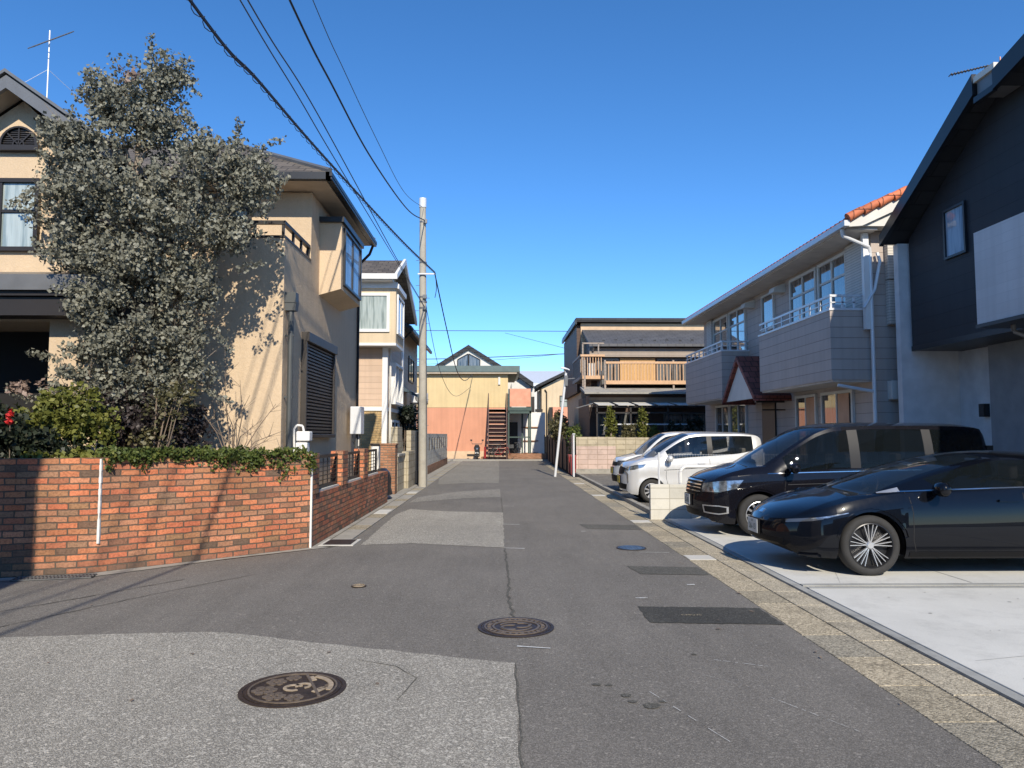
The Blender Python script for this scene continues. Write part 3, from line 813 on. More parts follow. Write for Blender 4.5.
# gable wing
g = MB()
g.prism([(-12, 3.25), (-6.2, 3.25), (-6.2, 5.72), (-7.08, 6.55), (-8.1, 5.82), (-8.3, 5.7), (-12, 5.7)], 'y', 10.8, 13.4)
g.box(-6.55, -5.75, 10.79, 11.9, 0, 3.3)
g.build('gable_wall', M['tan'], h)
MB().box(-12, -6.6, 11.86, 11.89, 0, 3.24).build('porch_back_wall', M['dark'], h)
# hip roof
def hip(mb, x0, x1, y0, y1, ze, zr, inset, t=0.12):
    ym = (y0+y1)/2
    a, b_, c, d = (x0, y0, ze), (x1, y0, ze), (x1, y1, ze), (x0, y1, ze)
    r0, r1 = (x0, ym, zr), (x1-inset, ym, zr)
    mb.add([a, b_, c, d, r0, r1], [(0, 1, 5, 4), (1, 2, 5), (2, 3, 4, 5), (0, 4, 3), (0, 3, 2, 1)])
rf = MB(); hip(rf, -13, -3.02, 12.9, 17.6, 6.26, 7.6, 2.35)
roof = rf.build('roof', M['roof_brown'], h)
rc = MB(); rc.path([(-3.03, 12.91, 6.29), (-5.37, 15.25, 7.63), (-13, 15.25, 7.63)], 0.05, 6); rc.path([(-3.03, 17.59, 6.29), (-5.37, 15.25, 7.63)], 0.05, 6)
rc.build('ridge_cap', M['trim_grey'], roof)
MB().box(-13, -3.10, 12.98, 17.52, 6.12, 6.20).build('soffit', M['soffit'], h)
gt = MB(); gt.box(-13, -3.0, 12.86, 12.97, 6.12, 6.25); gt.box(-3.09, -2.98, 12.86, 17.62, 6.12, 6.25)
gt.box(-3.02, -2.97, 12.84, 17.64, 6.17, 6.24)
gt.path([(-3.05, 17.55, 6.15), (-3.15, 17.65, 5.95), (-3.45, 17.9, 5.75), (-3.45, 17.95, 0)], 0.035, 6)
gt.build('gutter', M['trim_black'], h)
# gable roof
g = MB()
for s in (-1, 1):
    xe = -7.08+s*1.5; ze = 6.80-1.5*0.7
    for (p0, p1, th, yy0, yy1) in (((-7.08, 6.80), (xe, ze), 0.12, 10.45, 13.6),):
        g.prism([(p0[0], p0[1]), (p1[0], p1[1]), (p1[0], p1[1]-th), (p0[0], p0[1]-th)], 'y', yy0, yy1)
g.build('gable_roof', M['roof_brown'], h)
g = MB()
for s in (-1, 1):
    xe = -7.08+s*1.52; ze = 6.72-1.52*0.7
    g.prism([(-7.08, 6.75), (xe, ze+0.02), (xe, ze-0.17), (-7.08, 6.56)], 'y', 10.39, 10.45)
    g.prism([(-7.08, 6.83), (xe, 6.83-1.52*0.7), (xe, 6.78-1.52*0.7), (-7.08, 6.78)], 'y', 10.35, 10.47)
g.build('bargeboard', M['trim_grey'], h)
g = MB()
for s in (-1, 1):
    xe = -7.08+s*1.5
    g.prism([(-7.08, 6.62), (xe, 6.62-1.05), (xe, 6.60-1.05), (-7.08, 6.60)], 'y', 10.45, 10.8)
g.build('gable_soffit', M['soffit'], h)
# arched vent
v = MB()
arc = [(-7.09+0.285*math.cos(t), 5.84+0.30*math.sin(t)) for t in [math.pi*i/14 for i in range(15)]]
arc2 = [(-7.09+0.245*math.cos(t), 5.86+0.255*math.sin(t)) for t in [math.pi*i/14 for i in range(15)]]
for i in range(14):
    v.prism([arc[i], arc[i+1], arc2[i+1], arc2[i]], 'y', 10.72, 10.8)
v.box(-7.40, -6.78, 10.70, 10.8, 5.77, 5.85)
for k in range(1, 4):
    t_ = math.pi*k/4; v.bar((-7.09, 10.745, 5.86), (-7.09+0.25*math.cos(t_), 10.745, 5.86+0.26*math.sin(t_)), 0.02, 0.02)
for k in range(1, 8):
    z = 5.86+k*0.032; w = math.sqrt(max(0, 1-((z-5.86)/0.255)**2))*0.24; v.box(-7.09-w, -7.09+w, 10.755, 10.775, z-.004, z+.012)
for i in range(8):
    a0, a1 = math.pi*i/8, math.pi*(i+1)/8
    v.prism([(-7.09+.07*math.cos(a0), 5.86+.07*math.sin(a0)), (-7.09+.09*math.cos(a0), 5.86+.09*math.sin(a0)), (-7.09+.09*math.cos(a1), 5.86+.09*math.sin(a1)), (-7.09+.07*math.cos(a1), 5.86+.07*math.sin(a1))], 'y', 10.73, 10.76)
ve = v.build('arched_vent', M['trim_dark'], h)
MB().prism(arc2, 'y', 10.785, 10.797).build('vent_backing', M['trim_black'], ve)
wall_window(h, 'y', 10.8, -1, -8.25, -6.76, 4.28, 5.36, M['trim_dark'], M['glass_curtain'], 0.06, 0.07, (0.33, 0.62,), (0.55,))
# pent roof band
s = MB(); s.prism([(10.8, 3.98), (10.3, 3.84), (10.3, 3.62), (10.8, 3.62)], 'x', -12, -5.35)
s.build('pent_roof', M['trim_grey'], h)
s = MB(); s.box(-12, -5.35, 10.36, 10.8, 3.55, 3.615); s.box(-12, -4.9, 10.42, 10.78, 3.28, 3.54); s.build('fascia', M['trim_dark'], h)
# balcony railing
r = MB()
r.box(-6.2, -3.50, 11.91, 11.97, 5.03, 5.09); r.box(-3.57, -3.50, 11.97, 13.52, 5.03, 5.09); r.box(-6.2, -3.49, 11.89, 12.01, 4.80, 4.84); r.box(-3.61, -3.49, 12.01, 13.54, 4.80, 4.84)
for x in (-6.0, -5.3, -4.6, -4.0, -3.54): r.box(x-.02, x+.02, 11.92, 11.96, 4.84, 5.03)
for y in (12.5, 13.0, 13.48): r.box(-3.555, -3.515, y-.02, y+.02, 4.84, 5.03)
r.build('balcony_rail', M['trim_dark'], h)
wall_window(h, 'y', 13.55, -1, -6.3, -4.6, 4.42, 5.8, M['trim_dark'], M['glass_curtain'], 0.06, 0.05, (0.5,))
# bay window
bay = MB()
bay.prism([(-3.5, 4.30), (-3.08, 4.42), (-3.08, 5.72), (-3.5, 5.72)], 'y', 14.2, 16.15)
byo = bay.build('bay', M['tan'], h)
MB().box(-3.52, -3.02, 14.12, 16.23, 5.72, 5.82).build('bay_roof', M['trim_black'], byo)
wall_window(byo, 'x', -3.08, 1, 14.35, 16.05, 4.52, 5.66, M['trim_black'], M['glass_blue'], 0.05, 0.05, (0.5,))
# shutter window on road side
sh = MB(); sh.box(-3.5, -3.36, 13.02, 15.3, 3.25, 3.42); sh.box(-3.5, -3.40, 13.02, 13.09, 1.62, 3.25); sh.box(-3.5, -3.40, 15.23, 15.3, 1.62, 3.25); sh.box(-3.5, -3.38, 13.02, 15.3, 1.55, 1.62)
so = sh.build('shutter_frame', M['bronze'], h, bevel=0.008)
sl = MB(); n = 26
for k in range(n):
    z = 1.63+k*(1.62/n); sl.prism([(-3.47, z), (-3.435, z+.012), (-3.435, z+.045), (-3.47, z+.06)], 'y', 13.09, 15.23)
sl.build('shutter_slats', M['bronze'], so)
# downpipe at corner, rainwater head
dp = MB(); dp.tube((-3.41, 12.03, 0), (-3.41, 12.03, 3.75), 0.045, n=10); dp.box(-3.50, -3.32, 11.95, 12.13, 3.75, 3.92); dp.prism([(-3.49, 3.62), (-3.33, 3.62), (-3.31, 3.76), (-3.5, 3.76)], 'y', 11.96, 12.12)
for z in (1.0, 2.2, 3.2): dp.box(-3.5, -3.36, 12.01, 12.05, z, z+.03)
dp.build('downpipe', M['grey_pipe'], h)
# small roof vents, corner cable
# water heater
wh = thing('water_heater', 'white gas water heater box mounted above pipes at the far corner of the tan house', 'water heater', (-3.3, 17.2, 1.2))
MB().box(-3.42, -3.17, 16.95, 17.35, 1.62, 2.25).build('case', M['white_metal'], wh, bevel=0.015)
p = MB()
for k, x in enumerate((-3.38, -3.3, -3.22)): p.path([(x, 17.1, 1.62), (x, 17.1, 1.45-0.05*k), (-3.32, 17.15, 1.35-.03*k), (-3.32, 17.15, 0.9)], 0.014, 6)
p.tube((-3.3, 17.1, 1.5), (-3.3, 17.1, 1.3), 0.04); p.build('pipes', M['grey_pipe'], wh)
MB().path([(-3.25, 17.15, 1.62), (-3.25, 17.15, 1.4), (-3.3, 17.18, 0.8)], 0.02, 6).build('white_pipe', M['white'], wh)
gm = thing('gas_meter', 'white gas meter with pipes beside the downpipe above the brick wall', 'gas meter', (-3.3, 12.15, 1.2))
MB().box(-3.30, -3.08, 12.05, 12.25, 1.50, 1.66).build('upper_case', M['white'], gm, bevel=0.02)
MB().box(-3.31, -3.12, 12.06, 12.24, 1.30, 1.48).build('lower_case', M['white'], gm, bevel=0.02)
p = MB(); p.path([(-3.34, 12.15, 1.0), (-3.36, 12.15, 1.7), (-3.31, 12.15, 1.76), (-3.22, 12.15, 1.75), (-3.2, 12.15, 1.66)], 0.018, 8)
p.path([(-3.19, 12.15, 1.3), (-3.19, 12.15, 1.0)], 0.018, 8); p.build('pipes', M['white'], gm)
# TV antenna
def yagi(mb, c, d, L, n, el=0.16, refl=True):
    d = Vector(d).normalized(); s = d.cross(Vector((0, 0, 1))).normalized(); c = Vector(c)
    mb.tube(c-d*L/2, c+d*L/2, 0.012, n=5)
    for i in range(n):
        p = c-d*L/2+d*L*i/(n-1); e = el*(1.0-0.45*i/n)
        mb.tube(p-s*e, p+s*e, 0.009, n=4)
    p = c-d*L/2
    for k in ((-1, 1) if refl else ()): mb.tube(p+Vector((0, 0, .12*k))-s*.16, p+Vector((0, 0, .12*k))+s*.16, 0.008, n=4); mb.tube(p, p+Vector((0, 0, .12*k)), 0.008, n=4)
an = thing('tv_antenna', 'white television aerial mast with yagi rods above the tan gable roof', 'aerial', (-8.4, 13.5, 6.9))
MB().tube((-8.43, 13.5, 6.6), (-8.43, 13.5, 9.15), 0.012).build('mast', M['white_metal'], an)
y_ = MB(); yagi(y_, (-8.38, 13.5, 8.98), (0.3, 0.6, 0.6), 0.95, 12, 0.13, False); y_.build('yagi', M['trim_grey'], an)
w_ = MB(); w_.tube((-8.43, 13.5, 8.4), (-9.6, 13.5, 7.7), 0.004, n=4); w_.tube((-8.43, 13.5, 8.4), (-7.9, 15.2, 7.8), 0.004, n=4); w_.build('guy_wire', M['white_metal'], an)

# neighbour behind the camera on the left (throws the shade on the wall)
nb = thing('house', 'grey two storey house standing behind the viewer on the left of the junction', 'house', (-8, -2, 0))
MB().box(-14, -4.16, -9, 1.5, 0, 6.3).build('wall', M['siding_grey'], nb)
MB().box(-14.2, -4.12, -9.2, 1.55, 6.3, 6.6).build('roof', M['roof_grey'], nb)
nb2 = thing('house', 'dark brown two storey house standing behind the viewer on the right of the lane', 'house', (8, -16, 0))
MB().box(3.4, 16, -22, -13.0, 0, 6.0).build('wall', M['siding_taupe'], nb2)
MB().box(3.1, 16.4, -22.4, -12.6, 6.0, 6.3).build('roof', M['roof_grey'], nb2)
nb3 = thing('house', 'plain house closing the lane far behind the viewer', 'house', (-2, -30, 0))
MB().box(-9, 3.2, -40, -30.0, 0, 6.0).build('wall', M['siding_beige'], nb3)
MB().box(-9.4, 3.3, -40.4, -29.6, 6.0, 6.3).build('roof', M['roof_grey'], nb3)

# ------------------------------------------------------------------ eucalyptus
FX = 740.0
def at(px, py, Y):
    """real-world point at distance Y seen at that direction"""
    u = (px-512)/FX; v = (384-py)/FX; tt = math.atan(51/740); yw = math.atan(12/740)
    yy = math.cos(tt)-v*math.sin(tt); zz = math.sin(tt)+v*math.cos(tt)
    x, y_, z = (u*math.cos(yw)+yy*math.sin(yw), -u*math.sin(yw)+yy*math.cos(yw), zz)
    return (x*Y/y_, Y, 1.6+z*Y/y_)
eu = thing('eucalyptus_tree', 'tall silvery grey eucalyptus tree covering the front of the tan house', 'tree', (-5.6, 10.6, 0))
lobes = [(140, 100, 46, 50, 10.7), (168, 78, 26, 30, 10.7), (105, 100, 26, 34, 10.6), (160, 130, 38, 36, 10.7), (90, 150, 52, 40, 10.5), (60, 135, 22, 18, 10.4), (220, 172, 55, 34, 10.6), (250, 185, 30, 42, 10.6), (205, 150, 22, 18, 10.6),
         (130, 200, 70, 46, 10.5), (75, 205, 52, 36, 10.4), (180, 225, 66, 44, 10.6), (225, 232, 32, 28, 10.6), (85, 255, 46, 40, 10.4), (140, 275, 66, 46, 10.5), (190, 285, 34, 40, 10.6),
         (95, 315, 32, 28, 10.3), (110, 345, 24, 16, 10.3), (140, 335, 50, 40, 10.5), (180, 340, 30, 40, 10.6), (195, 370, 22, 20, 10.6), (115, 375, 30, 22, 10.4), (155, 380, 34, 20, 10.5), (60, 392, 18, 12, 10.2), (85, 350, 24, 14, 10.3), (75, 375, 18, 12, 10.2), (125, 400, 34, 18, 10.4), (170, 405, 26, 14, 10.5), (95, 300, 40, 20, 10.3)]
cen = []; LC = []
for (px, py, rx, ry, Y) in lobes:
    c = at(px, py, Y); k = Y/FX
    LC.append(c)
    n = int(rx*ry*0.074)
    cen.append(ellipsoid_pts(c, (rx*k*0.92, min(0.95, rx*k*0.95), ry*k*0.92), n, 0.35))
cen = np.concatenate(cen)
cen = cen[cen[:, 1] < 11.55]
leaf_cloud('crown', cen, 24, 0.125, 0.044, M['euc'], eu, elong=1.25, droop=0.5)
# outlying sprays
spr = []
for (x0, y0, x1, y1) in ((255, 150, 282, 140), (262, 190, 286, 178), (250, 225, 282, 250), (180, 70, 196, 96), (185, 110, 196, 132), (60, 130, 38, 118), (30, 190, 10, 205), (150, 60, 152, 36), (215, 150, 205, 128), (235, 140, 240, 122), (215, 330, 230, 350), (30, 400, 8, 388), (60, 360, 28, 352), (205, 390, 228, 402), (55, 170, 40, 150), (240, 270, 262, 262)):
    for k in range(7):
        f = k/6; spr.append(at(x0+(x1-x0)*f, y0+(y1-y0)*f, 10.6+random.uniform(-.15, .15)))
leaf_cloud('crown_sprays', spr, 11, 0.085, 0.042, M['euc'], eu, elong=1.25, droop=0.5)
leaf_cloud('young_shoots', [at(128+random.uniform(-8, 8), 78+random.uniform(-8, 8), 10.1) for _ in range(9)], 7, 0.07, 0.04, M['petal_p'], eu)
leaf_cloud('young_shoots', [at(30+random.uniform(-20, 20), 388+random.uniform(-7, 7), 10.0) for _ in range(14)], 8, 0.07, 0.045, M['petal_p'], eu)
tr = MB()
tr.path([(-5.55, 10.6, 0), (-5.6, 10.62, 1.2), (-5.5, 10.6, 2.4), (-5.45, 10.6, 3.6), (-5.3, 10.6, 5.0), (-5.25, 10.65, 6.3)], [0.10, 0.085, 0.075, 0.06, 0.035, 0.012], 8)
tr.path([(-5.35, 10.7, 0), (-5.3, 10.7, 1.5), (-4.9, 10.7, 3.0), (-4.5, 10.7, 4.3), (-4.1, 10.65, 5.2)], [0.07, 0.06, 0.045, 0.03, 0.01], 7)
tr.build('trunk', M['bark'], eu, smooth=True, angle=80)
lm = MB()
for c in LC:
    z0 = max(1.3, c[2]-random.uniform(0.7, 1.3)); f = min(1, z0/6.3)
    st = Vector((-5.55+0.3*f, 10.6, z0)); e = Vector(c)
    mid = st.lerp(e, 0.5)+Vector((0, 0, 0.12)); lm.path([st, mid, e], [0.03, 0.02, 0.006], 5)
    for _ in range(5):
        q = e+Vector((random.uniform(-.4, .4), random.uniform(-.3, .2), random.uniform(-.2, .4))); lm.path([mid.lerp(e, random.uniform(.2, 1)), q], [0.009, 0.003], 4)
lm.build('limbs', M['bark'], eu)

# shrubs and plants behind the wall
def shrub(name, label, cat, loc, clusters, leafmat, n, size, spread, stems=True, elong=1.4, group=None):
    t = thing(name, label, cat, loc, group=group)
    pts = np.concatenate([ellipsoid_pts(c, r, k, 0.4) for c, r, k in clusters])
    leaf_cloud('foliage', pts, n, spread, size, leafmat, t, elong=elong)
    if stems:
        s = MB()
        for _ in range(9):
            c, r, k = random.choice(clusters)
            s.path([(loc[0]+random.uniform(-.12, .12), loc[1]+random.uniform(-.1, .1), 0), (loc[0]*.5+c[0]*.5, loc[1]*.5+c[1]*.5, c[2]*0.55), (c[0]+random.uniform(-1, 1)*r[0]*.6, c[1], c[2]+r[2]*.5)], [0.016, 0.011, 0.004], 5)
        s.build('stems', M['twig'], t)
    return t
shrub('shrub', 'bright green leafy bush above the left part of the brick wall', 'shrub', (-5.9, 9.8, 0),
      [(at(60, 425, 9.6), (0.62, 0.4, 0.38), 90), (at(30, 432, 9.5), (0.5, 0.4, 0.35), 80), (at(88, 428, 9.7), (0.4, 0.3, 0.3), 60), (at(70, 400, 9.7), (0.35, 0.3, 0.22), 40)], M['leaf_y'], 20, 0.045, 0.1)
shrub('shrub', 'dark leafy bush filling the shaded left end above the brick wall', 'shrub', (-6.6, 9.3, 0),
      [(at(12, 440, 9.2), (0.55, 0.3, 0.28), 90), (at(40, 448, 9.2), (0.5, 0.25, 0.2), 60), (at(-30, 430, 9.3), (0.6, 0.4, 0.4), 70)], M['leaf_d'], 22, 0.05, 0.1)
shrub('shrub', 'dusky purple twiggy shrub under the eucalyptus behind the brick wall', 'shrub', (-5.0, 10.4, 0),
      [(at(150, 425, 10.3), (0.5, 0.35, 0.45), 110), (at(190, 430, 10.4), (0.35, 0.3, 0.4), 80), (at(120, 415, 10.3), (0.4, 0.3, 0.45), 90)], M['leaf_p'], 18, 0.04, 0.1)
shrub('shrub', 'thin olive leaved shrub with a pale stem standing in front of the dusky shrub', 'shrub', (-4.75, 9.95, 0),
      [(at(165, 410, 10.0), (0.28, 0.2, 0.35), 34), (at(185, 395, 10.0), (0.2, 0.2, 0.25), 22), (at(150, 440, 10.0), (0.35, 0.2, 0.2), 24)], M['leaf_olive'], 10, 0.04, 0.1)
shrub('ground_plant', 'pale green low plant peeping over the brick wall below the bright bush', 'plant', (-5.2, 9.1, 0),
      [(at(80, 457, 9.05), (0.35, 0.12, 0.07), 26), (at(45, 458, 8.95), (0.3, 0.12, 0.06), 16), (at(115, 455, 9.3), (0.3, 0.12, 0.07), 18)], M['leaf_y'], 14, 0.05, 0.06, stems=False)
fl = thing('red_flower', 'single red flower spike at the far left above the shaded bush', 'flower', (-6.4, 9.1, 0))
leaf_cloud('petals', [at(10+random.uniform(-2.5, 2.5), 416+random.uniform(-7, 7), 9.0) for _ in range(9)], 8, 0.03, 0.035, M['petal'], fl)
q0 = at(10, 420, 9.0)
MB().path([(q0[0], 9.0, 0.0), (q0[0]+.03, 9.0, 0.9), q0], [0.01, 0.008, 0.005], 5).build('stem', M['twig'], fl)
# bare shrub
bs = thing('bare_shrub', 'leafless arching shrub against the sunlit tan wall right of the eucalyptus', 'shrub', (-3.75, 10.9, 0))
s = MB()
base = Vector(at(232, 470, 11.0))
for (x, y, d) in ((206, 372, .0), (222, 400, .1), (250, 395, .0), (262, 420, .1), (276, 404, 0), (240, 380, -.1), (214, 430, 0), (285, 430, .1), (225, 345, 0), (248, 430, .1), (200, 410, 0), (268, 440, 0)):
    e = Vector(at(x, y, 11.0+d)); m = base.lerp(e, .5)+Vector((random.uniform(-.12, .12), 0, .12))
    b0 = base.copy(); b0.z = 0.4; s.path([b0, base.lerp(m, .4), m, e], [0.012, 0.01, 0.007, 0.003], 5)
    for _ in range(4):
        f = random.uniform(.2, .9); q = m.lerp(e, f); s.path([q, q+Vector((random.uniform(-.25, .25), 0, random.uniform(.02, .22)))], [0.004, 0.002], 4)
s.build('branches', M['twig'], bs)
# ------------------------------------------------------------------ second house, left
h2 = thing('house', 'small cream house with white trim and a boxed out upper window beside the utility pole', 'house', (-4.5, 25, 0))
MB().box(-9, -3.6, 23.3, 27.2, 2.48, 5.9).build('upper_wall', M['siding_beige'], h2)
MB().box(-9, -3.6, 23.3, 27.2, 0, 2.36).build('lower_wall', M['brick_yellow'], h2)
MB().box(-9, -3.57, 23.27, 27.23, 2.36, 2.48).build('belt_trim', M['white'], h2)
t_ = MB(); t_.box(-3.70, -3.54, 23.24, 23.42, 0, 4.44); t_.box(-3.68, -3.55, 26.9, 27.25, 0, 5.9); t_.build('corner_trim', M['white'], h2)
b = MB(); b.box(-5.6, -3.23, 22.8, 23.3, 4.44, 6.15); b.box(-3.6, -3.23, 23.3, 24.6, 4.44, 6.15)
b.build('bay', M['tan2'], h2)
wall_window(h2, 'y', 22.8, -1, -5.1, -3.42, 4.78, 6.0, M['white'], M['glass_curtain'], 0.09, 0.05)
wall_window(h2, 'x', -3.23, 1, 23.0, 24.45, 4.75, 6.0, M['white'], M['glass_blue'], 0.07, 0.05, (0.5,))
t_ = MB(); t_.box(-5.65, -3.19, 22.75, 22.85, 6.15, 6.33); t_.box(-3.24, -3.15, 22.85, 24.7, 6.15, 6.3); t_.box(-5.65, -3.22, 22.78, 24.6, 4.36, 4.44)
t_.build('bay_trim', M['white'], h2)
wall_window(h2, 'x', -3.6, 1, 24.0, 25.9, 2.6, 3.95, M['white'], M['glass_room'], 0.08, 0.22, (0.5,))
wall_window(h2, 'x', -3.6, 1, 24.3, 26.2, 0.9, 2.1, M['white'], M['glass_room'], 0.08, 0.06, (0.5,))
# roof: front slope, gable end to the lane
rf = MB()
rf.prism([(22.45, 6.50), (24.45, 7.42), (27.9, 5.9), (27.9, 5.78), (24.45, 7.30), (22.45, 6.38)], 'x', -9.2, -3.22)
rf.build('roof', M['roof_brown'], h2)
g = MB(); g.prism([(23.3, 5.9), (27.2, 5.9), (27.2, 6.1), (24.45, 7.28), (22.9, 6.5), (22.9, 6.3), (23.3, 6.3)], 'x', -3.66, -3.6); g.build('gable_end', M['tan2'], h2)
g = MB(); g.prism([(22.4, 6.54), (24.45, 7.47), (24.45, 7.28), (22.4, 6.36)], 'x', -3.22, -3.14); g.prism([(24.45, 7.47), (27.95, 5.93), (27.95, 5.74), (24.45, 7.28)], 'x', -3.22, -3.14); g.box(-9.2, -3.14, 22.36, 22.44, 6.36, 6.52)
g.box(-9, -3.3, 22.44, 22.8, 6.33, 6.37)
g.build('bargeboard', M['white'], h2)
MB().path([(-3.5, 23.6, 4.4), (-3.5, 23.6, 0)], 0.035, 6).build('downpipe', M['offwhite'], h2)

# third house
h3 = thing('house', 'beige boarded house with blue grey tiled eaves half hidden behind the utility pole', 'house', (-6, 32, 0))
MB().box(-10, -3.95, 28.2, 35.2, 0, 5.9).build('wall', M['siding_beige'], h3)
rf = MB(); rf.prism([(-3.35, 5.72), (-6.9, 7.6), (-10.5, 5.72), (-10.5, 5.58), (-6.9, 7.46), (-3.35, 5.58)], 'y', 27.8, 35.6); rf.build('roof', M['roof_blue'], h3)
g = MB(); g.prism([(-3.95, 5.85), (-6.9, 7.4), (-9.9, 5.85)], 'y', 28.2, 28.3); g.build('gable_end', M['siding_beige'], h3)
g = MB(); g.box(-3.38, -3.28, 27.8, 35.6, 5.5, 5.62); g.path([(-3.33, 28.0, 5.55), (-3.9, 28.3, 5.1), (-3.9, 28.3, 0)], 0.04, 6); g.build('gutter', M['trim_dark'], h3)
aw = MB(); aw.prism([(-3.95, 3.55), (-3.1, 3.1), (-3.1, 3.02), (-3.95, 3.4)], 'y', 28.6, 31.4); ao = aw.build('entrance_awning', M['roof_blue'], h3)
g = MB(); g.box(-3.16, -3.08, 28.55, 31.45, 2.86, 3.04); g.box(-3.2, -3.12, 28.7, 28.8, 0, 2.9); g.build('awning_beam', M['trim_dark'], ao)
wall_window(h3, 'x', -3.95, 1, 31.8, 33.6, 3.9, 5.0, M['trim_dark'], M['glass_room'], 0.07, 0.05, (0.5,))
wall_window(h3, 'x', -3.95, 1, 29.0, 31.0, 0.1, 2.3, M['trim_dark'], M['glass'], 0.07, 0.05, (0.5,))
acu = thing('air_conditioner_unit', 'white air conditioner outdoor unit by the awning of the beige house', 'air conditioner', (-3.5, 33, 3.0))
MB().box(-3.85, -3.2, 32.6, 33.0, 3.02, 3.45).build('case', M['white_metal'], acu, bevel=0.02)
f = MB(); f.lathe([(0.05, 0), (0.17, -0.01), (0.19, 0), (0.17, 0.01)], (-3.55, 32.59, 3.24), 'y', 20); f.build('fan_grille', M['trim_grey'], acu)
f = MB(); f.box(-3.95, -3.2, 32.62, 32.67, 2.96, 3.01); f.box(-3.95, -3.2, 32.93, 32.98, 2.96, 3.01); f.build('bracket', M['trim_dark'], acu)
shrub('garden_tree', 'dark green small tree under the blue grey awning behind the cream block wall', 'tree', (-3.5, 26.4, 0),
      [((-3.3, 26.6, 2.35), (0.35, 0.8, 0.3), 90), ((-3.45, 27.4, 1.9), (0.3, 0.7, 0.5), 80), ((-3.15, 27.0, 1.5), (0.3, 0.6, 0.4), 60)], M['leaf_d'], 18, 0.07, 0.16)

# boundary pieces along left side
bp = thing('brick_gate_pier', 'brown brick gate pier beyond the end of the orange brick wall', 'gate pier', (-3.0, 20.4, 0))
MB().box(-3.24, -2.84, 20.2, 20.65, 0, 1.32).build('pier_shaft', M['brick_brown'], bp, bevel=0.006)
MB().box(-3.26, -2.82, 20.18, 20.67, 1.322, 1.37).build('pier_cap', M['brick_brown'], bp, bevel=0.006)
wpst = thing('gate_pier', 'narrow white gate pier against the small cream house', 'gate pier', (-3.5, 20.9, 0))
MB().box(-3.62, -3.40, 20.9, 21.2, 0, 1.3).build('pier_shaft', M['white'], wpst, bevel=0.01)
MB().box(-3.65, -3.37, 20.87, 21.23, 1.302, 1.36).build('pier_cap', M['trim_dark'], wpst, bevel=0.005)
cw = thing('block_wall', 'stepped cream block wall with a dark stained cap between the brown pier and the utility pole', 'wall', (-2.9, 22, 0))
w = MB(); w.box(-3.05, -2.88, 21.0, 22.4, 0, 0.98); w.box(-3.3, -3.1, 22.5, 23.6, 0, 1.85); w.box(-2.95, -2.75, 22.42, 24.2, 0, 1.1)
w.build('wall_panel', M['blocks_c'], cw)
w = MB(); w.box(-3.08, -2.84, 20.98, 22.41, 0.985, 1.06); w.build('coping', M['conc'], cw, bevel=0.01)
wb = thing('block_wall', 'tall cream block wall under the dark garden tree', 'wall', (-2.9, 25, 0))
MB().box(-3.05, -2.9, 24.25, 27.3, 0, 1.75).build('wall_panel', M['blocks_c'], wb)
gp = thing('gate_post', 'thin black gate post left of the utility pole', 'post', (-2.75, 23.9, 0))
MB().box(-2.74, -2.66, 24.22, 24.3, 0, 1.72).build('post', M['trim_black'], gp)
MB().box(-2.76, -2.60, 24.1, 24.21, 0.05, 0.45).build('latch_box', M['trim_black'], gp)
ws = thing('slotted_wall', 'white block wall with dark upright slots and brown base running toward the orange building', 'wall', (-2.95, 32, 0))
w = MB(); w.box(-3.1, -2.95, 27.4, 41.5, 0.35, 0.95)
y = 27.4
while y < 41.2:
    w.box(-3.1, -2.95, y, y+0.75, 0.95, 1.50); y += 1.35
w.box(-3.1, -2.95, 27.4, 41.5, 1.50, 1.66)
w.build('wall_panel', M['blocks_w'], ws)
MB().box(-3.12, -2.93, 27.35, 41.55, 0, 0.349).build('base', M['brick_brown'], ws)
s = MB(); y = 27.4+0.75
while y < 41.0:
    s.box(-2.985, -2.96, y, y+0.6, 0.95, 1.5)
    y += 1.35
s.build('slot_shade_panels', M['trim_dark'], ws)  # solid dark panels fill the slots; their shade is put into the colour
# covered object / planter bag at wall end
cv = thing('covered_scooter', 'low black covered bundle between the orange brick wall and the brown brick pier', 'cover', (-3.0, 18.6, 0))
c_ = MB(); prof = [(0.0, 0.78), (0.12, 0.76), (0.22, 0.66), (0.26, 0.5), (0.25, 0.3), (0.3, 0.12), (0.2, 0.1)]
c_.m = Matrix.Translation((-2.95, 18.7, 0)) @ Matrix.Diagonal((0.85, 2.0, 1, 1)); c_.lathe(prof, n=20); c_.m = None
c_.build('cover', M['trim_black'], cv, smooth=True, angle=60)
w_ = MB()
for yy in (18.35, 19.05): w_.lathe([(0.05, -.05), (0.14, -.05), (0.17, 0), (0.14, .05), (0.05, .05)], (-2.95, yy, 0.17), 'x', 16)
w_.build('wheel', M['tyre'], cv, smooth=True)

# ------------------------------------------------------------------ utility pole
up = thing('utility_pole', 'tall concrete utility pole with metal cap and short cable arm left of the lane', 'utility pole', (-2.38, 23.1, 0))
MB().tube((-2.38, 23.1, 0), (-2.46, 23.1, 8.8), 0.14, 0.10, 20).build('shaft', M['pole'], up, smooth=True, angle=50)
MB().tube((-2.46, 23.1, 8.8), (-2.46, 23.1, 9.1), 0.115, 0.115, 16).build('cap', M['white_metal'], up, smooth=True, angle=50)
a_ = MB(); a_.bar((-2.58, 22.95, 6.64), (-2.02, 22.95, 6.64), 0.04, 0.04); a_.build('cable_arm', M['white_metal'], up)
b_ = MB()
for z, r in ((8.3, .112), (7.0, .12), (5.9, .125), (5.75, .125), (5.55, .126)): b_.tube((-2.45+(8.8-z)*0.008, 23.1, z), (-2.45+(8.8-z)*0.008, 23.1, z+.05), r, r, 16)
